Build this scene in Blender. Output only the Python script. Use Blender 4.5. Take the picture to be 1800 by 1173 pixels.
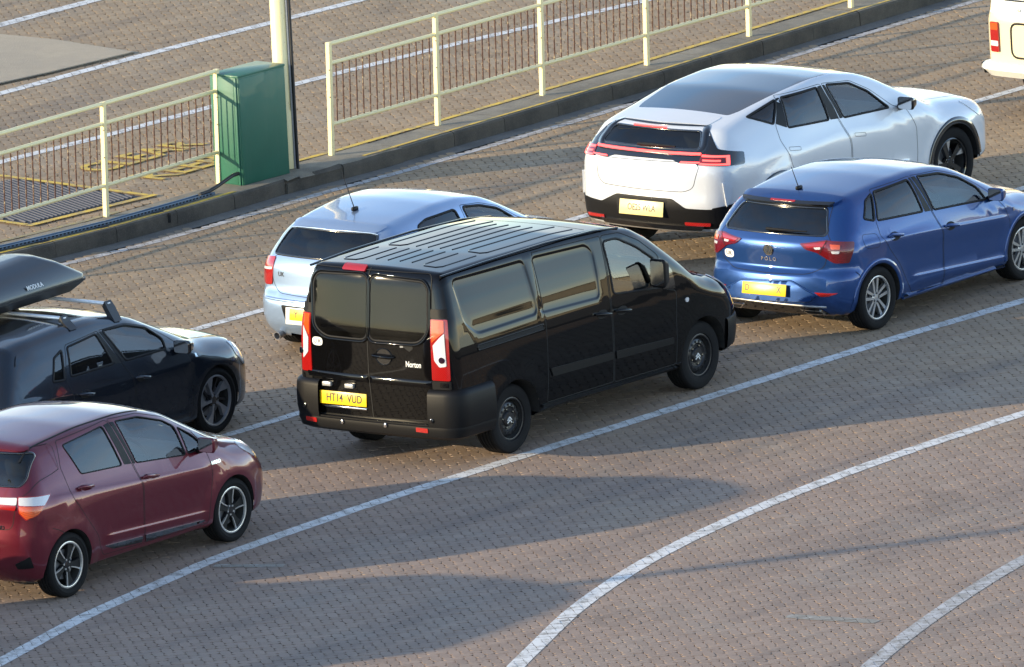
import bpy, bmesh, math, random
import numpy as np
from mathutils import Vector, Matrix
from mathutils.geometry import delaunay_2d_cdt
PI = math.pi; random.seed(7); rng = np.random.default_rng(7)
for o in list(bpy.data.objects): bpy.data.objects.remove(o)
S = bpy.context.scene
# ------------------------------------------------ camera, sky, sun, exposure
cam = bpy.data.cameras.new('camera'); cam_ob = bpy.data.objects.new('camera', cam); S.collection.objects.link(cam_ob)
PITCH, ROLL = math.radians(11.60818811651913), math.radians(-2.8836513560927086)
_r = Vector((1, 0, 0)); _u = Vector((0, math.sin(PITCH), math.cos(PITCH))); _c, _s = math.cos(ROLL), math.sin(ROLL)
_X = _r*_c+_u*_s; _Y = _u*_c-_r*_s; _Z = _X.cross(_Y)
_M = Matrix((_X, _Y, _Z)).transposed().to_4x4(); _M.translation = (0, -156.9, 32.2317326)
cam_ob.matrix_world = _M
cam.sensor_fit = 'HORIZONTAL'; cam.sensor_width = 36; cam.lens = 36*28715.2285/1800; cam.clip_start = 1; cam.clip_end = 3000
cam.dof.use_dof = True; cam.dof.focus_distance = 156.5; cam.dof.aperture_fstop = 22
S.camera = cam_ob
SUN_AZ, SUN_EL = 18.5+180, 13.5        # direction TO the sun, degrees counter-clockwise from +x
W = bpy.data.worlds.new('World'); S.world = W; W.use_nodes = True
_n = W.node_tree.nodes; _n.clear()
_sky = _n.new('ShaderNodeTexSky'); _sky.sky_type = 'NISHITA'; _sky.sun_disc = False
_sky.sun_elevation = math.radians(SUN_EL); _sky.sun_rotation = math.radians(90-SUN_AZ)
_sky.altitude = 1500; _sky.air_density = 1.0; _sky.dust_density = 0.0; _sky.ozone_density = 3.0
_bg = _n.new('ShaderNodeBackground'); _bg.inputs[1].default_value = .15
_out = _n.new('ShaderNodeOutputWorld'); 
_bw = _n.new('ShaderNodeRGBToBW'); _tc = _n.new('ShaderNodeTexCoord'); _mp = _n.new('ShaderNodeMapping'); _mp.inputs['Scale'].default_value = (1.2, 2.2, 7.0)
_cl = _n.new('ShaderNodeTexNoise'); _cl.inputs['Scale'].default_value = 1.6; _cl.inputs['Detail'].default_value = 6; _cl.inputs['Distortion'].default_value = .6
_mr = _n.new('ShaderNodeMapRange'); _mr.inputs['From Min'].default_value = .35; _mr.inputs['From Max'].default_value = .7; _mr.inputs['To Min'].default_value = .0; _mr.inputs['To Max'].default_value = .42   # thin high cloud, as the car windows reflect
_wb = _n.new('ShaderNodeVectorMath'); _wb.operation = 'MULTIPLY'; _wb.inputs[1].default_value = (1.13, 1.0, .86)   # camera white balance, whole sky alike
_mx = _n.new('ShaderNodeMix'); _mx.data_type = 'RGBA'; _wh = _n.new('ShaderNodeVectorMath'); _wh.operation = 'MULTIPLY'; _wh.inputs[1].default_value = (1.16, 1.12, 1.12)
for _a, _b in ((_sky.outputs[0], _bw.inputs[0]), (_tc.outputs['Generated'], _mp.inputs[0]), (_mp.outputs[0], _cl.inputs['Vector']), (_cl.outputs['Fac'], _mr.inputs['Value']), (_mr.outputs[0], _mx.inputs[0]), (_sky.outputs[0], _mx.inputs[6]), (_bw.outputs[0], _wh.inputs[0]), (_wh.outputs[0], _mx.inputs[7]), (_mx.outputs[2], _wb.inputs[0]), (_wb.outputs[0], _bg.inputs[0])): W.node_tree.links.new(_a, _b)
W.node_tree.links.new(_bg.outputs[0], _out.inputs[0])
_l = bpy.data.lights.new('sun', 'SUN'); _l.energy = 2.05; _l.angle = math.radians(.7); _l.color = (1.0, .80, .50)
sun_ob = bpy.data.objects.new('sun', _l); S.collection.objects.link(sun_ob)
_d = Vector((math.cos(math.radians(SUN_AZ))*math.cos(math.radians(SUN_EL)), math.sin(math.radians(SUN_AZ))*math.cos(math.radians(SUN_EL)), math.sin(math.radians(SUN_EL))))
sun_ob.rotation_euler = _d.to_track_quat('Z', 'Y').to_euler(); sun_ob.location = _d*200
S.view_settings.view_transform = 'Standard'; S.view_settings.look = 'None'; S.view_settings.gamma = 1; S.view_settings.exposure = 1.86
S.view_settings.use_curve_mapping = False
S.cycles.use_denoising = True; S.cycles.max_bounces = 8; S.cycles.transparent_max_bounces = 16; S.cycles.sample_clamp_indirect = 6
# ----------------------------------------------------------------- helpers
def link(o, parent=None):
    bpy.context.scene.collection.objects.link(o)
    if parent is not None: o.parent = parent
    return o
def meshobj(name, verts, faces, mat=None, parent=None, normals=None, smooth=False):
    me = bpy.data.meshes.new(name)
    me.from_pydata([tuple(map(float, v)) for v in verts], [], [tuple(int(i) for i in f) for f in faces])
    me.update()
    if smooth or normals is not None:
        me.polygons.foreach_set('use_smooth', [True]*len(me.polygons))
    if normals is not None:
        me.normals_split_custom_set_from_vertices([tuple(map(float, n)) for n in normals])
    if mat is not None: me.materials.append(mat)
    return link(bpy.data.objects.new(name, me), parent)
def empty(name, loc=(0, 0, 0), rz=0.0):
    o = bpy.data.objects.new(name, None); o.empty_display_size = .3
    o.location = loc; o.rotation_euler = (0, 0, rz); return link(o)
def tag(o, label=None, cat=None, group=None, kind=None):
    for k, v in (('label', label), ('category', cat), ('group', group), ('kind', kind)):
        if v: o[k] = v
    return o
class MB:                                   # collects simple shapes, builds ONE mesh
    def __init__(s): s.v = []; s.f = []
    def add(s, v, f):
        n = len(s.v); s.v += [tuple(p) for p in v]; s.f += [tuple(i+n for i in q) for q in f]; return s
    def box(s, c, d, R=None, bev=0.0):
        x, y, z = d[0]/2, d[1]/2, d[2]/2
        if bev <= 0:
            P = [(i*x, j*y, k*z) for i in (-1, 1) for j in (-1, 1) for k in (-1, 1)]
            F = [(0, 1, 3, 2), (4, 6, 7, 5), (0, 4, 5, 1), (2, 3, 7, 6), (0, 2, 6, 4), (1, 5, 7, 3)]
        else:
            bm = bmesh.new(); bmesh.ops.create_cube(bm, size=1)
            for v in bm.verts: v.co = Vector((v.co.x*d[0], v.co.y*d[1], v.co.z*d[2]))
            bmesh.ops.bevel(bm, geom=bm.edges[:], offset=bev, segments=2, profile=.5, affect='EDGES')
            bm.verts.index_update()
            P = [tuple(v.co) for v in bm.verts]; F = [tuple(v.index for v in f.verts) for f in bm.faces]; bm.free()
        if R is not None: P = [tuple(R @ Vector(p)) for p in P]
        return s.add([(p[0]+c[0], p[1]+c[1], p[2]+c[2]) for p in P], F)
    def tube(s, pts, r, n=8, cap=True):
        pts = [Vector(p) for p in pts]; rr = r if hasattr(r, '__len__') else [r]*len(pts)
        V = []; F = []
        for i, p in enumerate(pts):
            d = (pts[min(i+1, len(pts)-1)]-pts[max(i-1, 0)]).normalized()
            a = Vector((0, 0, 1)) if abs(d.z) < .9 else Vector((1, 0, 0))
            u = d.cross(a).normalized(); w = d.cross(u)
            for k in range(n):
                t = 2*PI*k/n; V.append(p+(u*math.cos(t)+w*math.sin(t))*rr[i])
        for i in range(len(pts)-1):
            for k in range(n):
                a, b = i*n+k, i*n+(k+1) % n; F.append((a, a+n, b+n, b))
        if cap: F.append(tuple(range(n))); F.append(tuple(reversed(range((len(pts)-1)*n, len(pts)*n))))
        return s.add(V, F)
    def lathe(s, prof, n=48, axis='y', c=(0, 0, 0)):   # prof: (r, h)
        V = []; F = []
        for r, h in prof:
            for k in range(n):
                t = 2*PI*k/n
                q = (r*math.cos(t), h, r*math.sin(t)) if axis == 'y' else (r*math.cos(t), r*math.sin(t), h)
                V.append((q[0]+c[0], q[1]+c[1], q[2]+c[2]))
        for i in range(len(prof)-1):
            for k in range(n):
                a, b = i*n+k, i*n+(k+1) % n; F.append((a, b, b+n, a+n))
        return s.add(V, F)
    def prism(s, poly, h0, h1, axis='y'):              # poly in 2D, extruded along axis
        n = len(poly)
        def m(p, h): return (p[0], h, p[1]) if axis == 'y' else ((p[0], p[1], h) if axis == 'z' else (h, p[0], p[1]))
        V = [m(p, h0) for p in poly]+[m(p, h1) for p in poly]
        F = [tuple(range(n)), tuple(reversed(range(n, 2*n)))]+[(i, i+n, (i+1) % n+n, (i+1) % n) for i in range(n)]
        return s.add(V, F)
    def build(s, name, mat, parent=None, smooth=None, fix=True):
        o = meshobj(name, s.v, s.f, mat, parent)
        if fix:
            bm = bmesh.new(); bm.from_mesh(o.data); bmesh.ops.recalc_face_normals(bm, faces=bm.faces[:]); bm.to_mesh(o.data); bm.free()
        if smooth is not None:
            o.data.polygons.foreach_set('use_smooth', [True]*len(o.data.polygons))
            o.data.set_sharp_from_angle(angle=math.radians(smooth))
        return o
def copy_tree(o, parent=None):
    c = o.copy(); bpy.context.scene.collection.objects.link(c); c.parent = parent
    for ch in o.children: copy_tree(ch, c)
    return c
def text_mesh(txt, size, depth=.0015, font_scale_x=1.0, bold=0.0):
    cu = bpy.data.curves.new('t', 'FONT'); cu.body = txt; cu.size = size; cu.extrude = depth
    cu.align_x = 'CENTER'; cu.align_y = 'CENTER'; cu.resolution_u = 3; cu.offset = bold
    o = bpy.data.objects.new('t', cu); link(o)
    dg = bpy.context.evaluated_depsgraph_get()
    me = bpy.data.meshes.new_from_object(o.evaluated_get(dg))
    bpy.data.objects.remove(o); bpy.data.curves.remove(cu)
    for v in me.vertices: v.co.x *= font_scale_x
    return me
def place_text(name, txt, size, P, N, up, mat, parent, sx=1.0, depth=.0015):
    me = text_mesh(txt, size, depth, sx, .014*size); me.materials.clear(); me.materials.append(mat); me.name = name
    N = Vector(N).normalized(); up = Vector(up); X = up.cross(N).normalized(); Y = N.cross(X)
    M = Matrix((X, Y, N)).transposed().to_4x4(); M.translation = Vector(P)
    me.transform(M)
    return link(bpy.data.objects.new(name, me), parent)
# ------------------------------------------------ car bodies: an implicit hull
def gsm(v, s):
    if s <= 0: return v
    n = int(3*s/.004)+1; k = np.exp(-.5*(np.arange(-n, n+1)*.004/s)**2); k /= k.sum()
    return np.convolve(np.pad(v, n, mode='edge'), k, 'valid')
class Pf:
    def __init__(s, pts, sm=.03):
        p = np.array(pts, float); s.g = np.arange(p[0, 0]-.5, p[-1, 0]+.5, .004)
        s.v = gsm(np.interp(s.g, p[:, 0], p[:, 1]), sm); s.d = np.gradient(s.v, .004)
    def __call__(s, x): return np.interp(x, s.g, s.v)
    def n(s, x): return np.sqrt(1+np.interp(x, s.g, s.d)**2)
def smax(a, b, r):
    h = np.maximum(r-np.abs(a-b), 0); return np.maximum(a, b)+h*h/(4*r)
def sstep(t): t = np.clip(t, 0, 1); return t*t*(3-2*t)
def sd_poly(x, z, poly):                        # signed distance to polygon (neg. inside)
    P = np.asarray(poly); Q = np.roll(P, -1, 0); d = np.full(np.shape(x), 1e9); ins = np.zeros(np.shape(x), bool)
    for (ax, az), (bx, bz) in zip(P, Q):
        ex, ez = bx-ax, bz-az; t = np.clip(((x-ax)*ex+(z-az)*ez)/(ex*ex+ez*ez+1e-12), 0, 1)
        d = np.minimum(d, (x-ax-t*ex)**2+(z-az-t*ez)**2)
        c = ((az > z) != (bz > z)) & (x < ex*(z-az)/(ez if abs(ez) > 1e-9 else 1e-9)+ax); ins ^= c
    return np.where(ins, -1, 1)*np.sqrt(d)
def inpoly(x, z, poly):
    P = np.asarray(poly); Q = np.roll(P, -1, 0); ins = np.zeros(np.shape(x), bool)
    for (ax, az), (bx, bz) in zip(P, Q):
        if az == bz: continue
        ins ^= ((az > z) != (bz > z)) & (x < (bx-ax)*(z-az)/(bz-az)+ax)
    return ins
def rpoly(pts, r=.03, sp=.03):                  # rounded, densely sampled polygon
    P = [np.array(p[:2], float) for p in pts]; R = [(p[2] if len(p) > 2 else r) for p in pts]; n = len(P); out = []
    for i in range(n):
        a, b, c = P[i-1], P[i], P[(i+1) % n]; u = a-b; v = c-b; lu, lv = np.linalg.norm(u), np.linalg.norm(v); u /= lu; v /= lv
        q = min(R[i], lu*.48, lv*.48)
        for t in ((0, .25, .5, .75, 1) if q > .004 else (.5,)):
            out.append((1-t)**2*(b+u*q)+2*t*(1-t)*b+t*t*(b+v*q))
    return dense(out, sp)
def dense(out, sp, closed=True):
    res = []; m = len(out)
    for i in range(m if closed else m-1):
        a, b = np.array(out[i], float), np.array(out[(i+1) % m], float); k = max(1, int(np.ceil(np.linalg.norm(b-a)/sp)))
        for j in range(k): res.append(a+(b-a)*j/k)
    if not closed: res.append(np.array(out[-1], float))
    res = np.array(res); keep = np.ones(len(res), bool)
    for i in range(1, len(res)):
        if np.linalg.norm(res[i]-res[i-1]) < 1e-5: keep[i] = False
    return res[keep]
class Hull:
    def __init__(s, **k):
        s.k = k; d = dict(crown=[(0, .05)], plan=None, bs=[(0, 0)], gh=[(0, 0)], kr=.06, kr4=.05, kf=.15, kf4=.1, zb=.24, rr=.1, rrear=.14, rfront=.2, flare=.02,
                 Tsm=.05, secsm=.025, rsm=.03, recess=[], crease=[], belt=.95, rhood=None); d.update(k)
        for a, b in d.items(): setattr(s, a, b)
        s.T = Pf(d['T'], s.Tsm); s.crown = Pf(d['crown'], .1); s.plan = Pf(d['plan'], .15); s.sec = Pf(d['sec'], s.secsm)
        s.bs = Pf(d['bs'], .1); s.gh = Pf(d['gh'], .15); s.xr = Pf(d['xr'], s.rsm); s.xf = Pf(d['xf'], .04)
        s.rrp = Pf(d['rr'] if isinstance(d['rr'], list) else [(0, d['rr']), (.1, d['rr'])], .1)
        s.crease = [(np.array([p[0] for p in c[0]]), np.array([p[1] for p in c[0]]), c[1], c[2]) for c in s.crease]
        s.x0 = min(p[1] for p in d['xr']); s.x1 = max(p[1] for p in d['xf'])
        s.xa = s.x0+.45; s.xb = s.x1-.5; s.E = .5
        g = np.linspace(s.xa, s.xb, 60); s.sg = g; s.szc = .42*s.T(g)+.12; s.sH = s.T(g)-.03-s.szc
        s.sW = np.array([s.w(np.array([x]), np.array([s.T(x)-.06]))[0] for x in g])-.05
    def w(s, x, z):
        zz = z-s.bs(x); w = s.plan(x)+s.sec(zz)-s.gh(x)*sstep((zz-s.belt)/.5)
        for xw in s.wx:
            r = np.hypot(x-xw, z-s.wz); w = w+s.flare*(1-sstep((r-s.wR-.02)/.16))*(1-sstep((z-s.wz-s.wR-.1)/.1))
        for cx_, cz_, am, wd in s.crease:              # pressed feature lines
            t = np.interp(x, cx_, cz_)-z; e = sstep((x-cx_[0])/.18)*sstep((cx_[-1]-x)/.18); w = w+am*e*sstep(t/(.22*wd)+.5)*(1-sstep(t/wd-.1))
        for poly, dep, ed in s.recess:
            (xa, za), (xb, zb) = poly.min(0)-ed, poly.max(0)+ed; m = (x > xa) & (x < xb) & (z > za) & (z < zb)
            if m.any():
                q = np.zeros(np.shape(w)); q[m] = dep*sstep((.5*ed-sd_poly(x[m], z[m], poly))/ed); w = w-q
        return w
    def F(s, P):
        x, y, z = P[..., 0], P[..., 1], P[..., 2]; ay = np.sqrt(y*y+1e-6)
        gs = (ay-s.w(x, z))*.97
        gt = (z-s.T(x)+s.crown(x)*(y/s.hw)**2)/s.T.n(x)
        g = smax(gs, gt, s.rrp(x))
        g = smax(g, (s.xr(z)+s.kr*y*y+s.kr4*y**4-x)/s.xr.n(z), s.rrear)
        g = smax(g, (x-s.xf(z)+s.kf*y*y+s.kf4*y**4)/s.xf.n(z), s.rfront)
        return smax(g, s.zb-z, .06)
    def N(s, P):
        e = .006; G = np.stack([s.F(P+np.array(v)*e)-s.F(P-np.array(v)*e) for v in ((1., 0, 0), (0, 1., 0), (0, 0, 1.))], -1)
        return G/(np.linalg.norm(G, axis=-1, keepdims=True)+1e-12)
    def bis(s, A, B, n=26):                      # A inside, B outside
        A = A.copy(); B = B.copy()
        for _ in range(n):
            M = (A+B)/2; o = s.F(M) > 0
            B = np.where(o[..., None], M, B); A = np.where(o[..., None], A, M)
        return (A+B)/2
    def lift(s, plane, q, sg=-1):
        q = np.atleast_2d(np.asarray(q, float)); n = len(q); O = np.zeros((n, 3)); I = np.zeros((n, 3))
        if plane == 'side':
            I[:, 0] = O[:, 0] = q[:, 0]; I[:, 2] = O[:, 2] = q[:, 1]; O[:, 1] = sg*1.4
        elif plane == 'rear':
            I[:, 1] = O[:, 1] = q[:, 0]; I[:, 2] = O[:, 2] = q[:, 1]; I[:, 0] = s.xa+.2; O[:, 0] = s.x0-.4
        elif plane == 'front':
            I[:, 1] = O[:, 1] = q[:, 0]; I[:, 2] = O[:, 2] = q[:, 1]; I[:, 0] = s.xb-.2; O[:, 0] = s.x1+.4
        elif plane == 'top':
            I[:, 0] = O[:, 0] = q[:, 0]; I[:, 1] = O[:, 1] = q[:, 1]; I[:, 2] = .5; O[:, 2] = 2.6
        else:                                    # 'cyl': (u = R*theta from rear toward side, z) about a rear corner
            cx, cy, R = s.cyl; t = q[:, 0]/R
            I[:, 0] = O[:, 0] = cx; I[:, 1] = O[:, 1] = sg*cy; I[:, 2] = O[:, 2] = q[:, 1]
            O[:, 0] = cx-np.cos(t)*1.2; O[:, 1] = sg*(cy+np.sin(t)*1.2)
        return s.bis(I, O)
    # box parameters
    def cen(s, x):
        cx = np.clip(x, s.xa, s.xb); return cx, np.interp(cx, s.sg, s.szc), np.interp(cx, s.sg, s.sW), np.interp(cx, s.sg, s.sH)
    def tobox(s, P):
        cx, zc, W, H = s.cen(P[:, 0]); u = (P[:, 0]-cx)/s.E; v = P[:, 1]/W; w = (P[:, 2]-zc)/H
        m = np.argmax(np.abs(np.stack([u, v, w], 1)), 1)
        A = np.zeros(len(P)); B = np.zeros(len(P)); fc = np.empty(len(P), object)
        for i in range(len(P)):
            if m[i] == 1:
                fc[i] = 'L' if v[i] > 0 else 'R'; a = abs(v[i]); A[i] = cx[i]+u[i]/a*s.E; B[i] = w[i]/a*.6
            elif m[i] == 2:
                fc[i] = 'T' if w[i] > 0 else 'D'; a = abs(w[i]); A[i] = cx[i]+u[i]/a*s.E; B[i] = v[i]/a*.7
            else:
                fc[i] = 'B' if u[i] < 0 else 'F'; a = abs(u[i]); A[i] = v[i]/a*.7; B[i] = w[i]/a*.6
        return fc, A, B
    def frombox(s, fc, A, B):
        if fc in 'LR':
            cx, zc, W, H = s.cen(A); u = (A-cx)/s.E; v = np.full(len(A), 1. if fc == 'L' else -1.); w = B/.6
        elif fc == 'T':
            cx, zc, W, H = s.cen(A); u = (A-cx)/s.E; w = np.ones(len(A)); v = B/.7
        else:
            sg = -1. if fc == 'B' else 1.; cx, zc, W, H = s.cen(np.full(len(A), s.xa if sg < 0 else s.xb)); u = np.full(len(A), sg); v = A/.7; w = B/.6
        C = np.stack([cx, 0*cx, zc], 1); D = np.stack([u*s.E, v*W, w*H], 1)
        return s.bis(C+.02*D, C+4.5*D, 30)
    def shell(s, regions, rings=(), arches=(), sp=.055):
        """regions: list of (key, plane, poly, sides, keep). -> dict key -> (verts, tris, normals)"""
        cons = {f: [] for f in 'LRTBF'}          # list of (pts Nx2) open polylines
        arcs = []
        for xw, zw, R in arches:
            t = np.linspace(0, PI, 61); a = np.stack([xw+R*np.cos(t), zw+R*np.sin(t)], 1); zb = s.zb+.05
            e = np.array([[xw+R, zw-k*(zw-zb)/5] for k in range(5, 0, -1)]); f = np.array([[xw-R, zw-k*(zw-zb)/5] for k in range(1, 6)])
            arcs.append(np.vstack([e, a, f]))
        s.arcs = arcs
        for plane, poly, sides, cl in [(r[1], r[2], r[3], True) for r in regions]+list(rings)+[('side', a, (1, -1), False) for a in arcs]:
            for sg in sides:
                P = s.lift(plane, np.vstack([poly, poly[:1]]) if cl else poly, sg); fc, A, B = s.tobox(P); i = 0
                run = [(A[0], B[0])]
                for i in range(1, len(P)):
                    if fc[i] == fc[i-1]: run.append((A[i], B[i])); continue
                    a, b = P[i-1], P[i]
                    for _ in range(22):
                        m = (a+b)/2; f = s.tobox(m[None])[0][0]
                        if f == fc[i-1]: a = m
                        else: b = m
                    for f, p in ((fc[i-1], a), (fc[i], b)):
                        _, A2, B2 = s.tobox(p[None]); q = s.snap(f, A2[0], B2[0])
                        if f == fc[i-1]:
                            run.append(q)
                            if f in cons and len(run) > 1: cons[f].append(run)
                        else: run = [q]
                    run.append((A[i], B[i]))
                if fc[-1] in cons and len(run) > 1: cons[fc[-1]].append(run)
        nb = int(1.2/sp)+1; nc = int(1.4/sp)+1; ng = int((s.xb-s.xa)/sp)+1
        bn = np.linspace(-.6, .6, nb); cn = np.linspace(-.7, .7, nc)
        capn = np.linspace(0, s.E, 10)[1:]; an = np.concatenate([s.xa-capn[::-1], np.linspace(s.xa, s.xb, ng), s.xb+capn])
        out = {}
        for f in 'LRTBF':
            ga, gb = (an, bn) if f in 'LR' else ((an, cn) if f == 'T' else (cn, bn))
            G = np.array([(a, b) for a in ga for b in gb]); edge = (G[:, 0] <= ga[0]+1e-9) | (G[:, 0] >= ga[-1]-1e-9) | (G[:, 1] <= gb[0]+1e-9) | (G[:, 1] >= gb[-1]-1e-9)
            pts = []; ed = []
            for run in cons[f]:
                n0 = len(pts); pts += run; ed += [(n0+i, n0+i+1) for i in range(len(run)-1)]
            if pts:
                Q = np.array(pts); near = np.zeros(len(G), bool)
                for i in range(0, len(Q), 200):
                    near |= (np.min((G[:, None, 0]-Q[None, i:i+200, 0])**2+(G[:, None, 1]-Q[None, i:i+200, 1])**2, 1) < (.33*sp)**2)
                G = G[edge | ~near]
            allp = [Vector((float(a), float(b))) for a, b in pts]+[Vector((float(a), float(b))) for a, b in G]
            r = delaunay_2d_cdt(allp, ed, [], 0, 1e-5)
            V2 = np.array([(v.x, v.y) for v in r[0]]); Tq = np.array([t for t in r[2] if len(t) == 3])
            P = s.frombox(f, V2[:, 0], V2[:, 1]); N = s.N(P); C = P[Tq].mean(1); NC = N[Tq].mean(1)
            fn = np.cross(P[Tq[:, 1]]-P[Tq[:, 0]], P[Tq[:, 2]]-P[Tq[:, 0]]); fl = (fn*NC).sum(1) < 0
            Tq[fl] = Tq[fl][:, ::-1]
            done = np.zeros(len(Tq), bool)
            for xw, zw, R in arches:
                done |= ((np.hypot(C[:, 0]-xw, C[:, 2]-zw) < R) | ((np.abs(C[:, 0]-xw) < R) & (C[:, 2] < zw))) & (np.abs(C[:, 1]) > .32) & (C[:, 2] < zw+R)
            keepm = ~done
            for key, plane, poly, sides, keep in regions:
                for sg in sides:
                    if plane == 'side': ins = inpoly(C[:, 0], C[:, 2], poly) & (C[:, 1]*sg > .3) & (NC[:, 1]*sg > .05)
                    elif plane == 'rear': ins = inpoly(C[:, 1], C[:, 2], poly) & (C[:, 0] < s.xa+.5) & (NC[:, 0] < -.02)
                    elif plane == 'front': ins = inpoly(C[:, 1], C[:, 2], poly) & (C[:, 0] > s.xb-.5) & (NC[:, 0] > .02)
                    else: ins = inpoly(C[:, 0], C[:, 1], poly) & (NC[:, 2] > .05)
                    ins &= ~done
                    if ins.any():
                        done |= ins
                        if keep: s._acc(out, (key, sg), P, Tq[ins], N)
            s._acc(out, ('body', 0), P, Tq[~done & keepm], N)
        return {k: (np.vstack(v[0]), np.vstack(v[1]), np.vstack(v[2])) for k, v in out.items()}
    def snap(s, f, A, B):
        def sn(v, m): return math.copysign(m, v) if abs(abs(v)-m) < 2e-4 else v
        if f in 'LR': return (A if abs(B) > .5998 else (s.xa-s.E if abs(A-s.xa+s.E) < 2e-4 else (s.xb+s.E if abs(A-s.xb-s.E) < 2e-4 else A)), sn(B, .6))
        if f in 'TD': return (s.xa-s.E if abs(A-s.xa+s.E) < 2e-4 else (s.xb+s.E if abs(A-s.xb-s.E) < 2e-4 else A), sn(B, .7))
        return (sn(A, .7), sn(B, .6))
    def _acc(s, out, key, P, Tq, N):
        if not len(Tq): return
        u, inv = np.unique(Tq, return_inverse=True); o = out.setdefault(key, ([], [], [], [0]))
        o[0].append(P[u]); o[1].append(inv.reshape(Tq.shape)+o[3][0]); o[2].append(N[u]); o[3][0] += len(u)
    # conformal pieces laid on the hull
    def patch(s, name, plane, poly, mat, parent, off=.003, depth=.012, sg=-1, sp=.05, bulge=0.0, tilt=0.0):
        poly = np.asarray(poly); n = len(poly); x0, z0 = poly.min(0); x1, z1 = poly.max(0)
        gx, gz = np.meshgrid(np.arange(x0+sp/2, x1, sp), np.arange(z0+sp/2, z1, sp)); g = np.stack([gx.ravel(), gz.ravel()], 1)
        if len(g): g = g[sd_poly(g[:, 0], g[:, 1], poly) < -.3*sp]
        rings = [poly]
        if bulge:
            c = poly.mean(0)
        pts = [Vector((float(a), float(b))) for a, b in np.vstack([poly, g])]
        r = delaunay_2d_cdt(pts, [(i, (i+1) % n) for i in range(n)], [], 0, 1e-6)
        V2 = np.array([(v.x, v.y) for v in r[0]]); Tq = np.array([t for t in r[2] if len(t) == 3]); C = V2[Tq].mean(1)
        Tq = Tq[inpoly(C[:, 0], C[:, 1], poly)]
        P = s.lift(plane, V2, sg); N = s.N(P); o = np.full(len(P), off)
        if bulge: o = o+bulge*sstep(-sd_poly(V2[:, 0], V2[:, 1], poly)/.05)
        o = o+tilt*(z1-V2[:, 1])/(z1-z0)
        top = P+N*o[:, None]
        fn = np.cross(P[Tq[:, 1]]-P[Tq[:, 0]], P[Tq[:, 2]]-P[Tq[:, 0]]); fl = (fn*N[Tq[:, 0]]).sum(1) < 0; Tq[fl] = Tq[fl][:, ::-1]
        V = [top]; Fs = [tuple(t) for t in Tq]; NN = [N]
        if depth:
            b = s.lift(plane, poly, sg); bn = s.N(b); t = np.roll(b, -1, 0)-np.roll(b, 1, 0); on = np.cross(t, bn); on /= np.linalg.norm(on, axis=1, keepdims=True)+1e-9
            cen = b.mean(0); on[((b-cen)*on).sum(1) < 0] *= -1
            k = len(P); ob_ = (off+tilt*(z1-poly[:, 1])/(z1-z0))[:, None]; V += [b+bn*ob_, b-bn*(depth-off)+on*.001]; NN += [on, on]
            for i in range(n):
                j = (i+1) % n; q = (k+i, k+j, k+n+j, k+n+i); e = np.cross(b[j]-b[i], -bn[i])
                Fs.append(q if (e*on[i]).sum() > 0 else q[::-1])
        if bulge or tilt: return meshobj(name, np.vstack(V), Fs, mat, parent, smooth=True)
        return meshobj(name, np.vstack(V), Fs, mat, parent, normals=np.vstack(NN))
    def ribbon(s, name, plane, pts, wid, mat, parent, off=.0012, sg=-1, closed=True, sp=.03, thick=0.0, build=True):
        q = dense(pts, sp, closed); P = s.lift(plane, q, sg); N = s.N(P)
        if closed: t = np.roll(P, -1, 0)-np.roll(P, 1, 0)
        else: t = np.gradient(P, axis=0)
        t /= np.linalg.norm(t, axis=1, keepdims=True)+1e-9; B = np.cross(N, t); n = len(P)
        if thick: rows = [P-B*wid/2-N*.004, P-B*wid/2+N*(off+thick*.6), P+N*(off+thick), P+B*wid/2+N*(off+thick*.6), P+B*wid/2-N*.004]
        else: rows = [P-B*wid/2+N*off, P+B*wid/2+N*off]
        V = np.vstack(rows); Fs = []
        for a in range(len(rows)-1):
            for i in range(n if closed else n-1):
                j = (i+1) % n; Fs.append((a*n+i, a*n+j, (a+1)*n+j, (a+1)*n+i))
        if not build: return V, Fs
        return meshobj(name, V, Fs, mat, parent, smooth=bool(thick))
    def ribbons(s, name, items, wid, mat, parent, **k):     # several ribbons in one part
        mb = MB()
        for it in items:
            V, F = s.ribbon(None, it[0], it[1], wid, None, None, sg=it[2], closed=it[3], build=False, **k); mb.add(V, F)
        return mb.build(name, mat, parent, smooth=40, fix=False)
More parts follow.
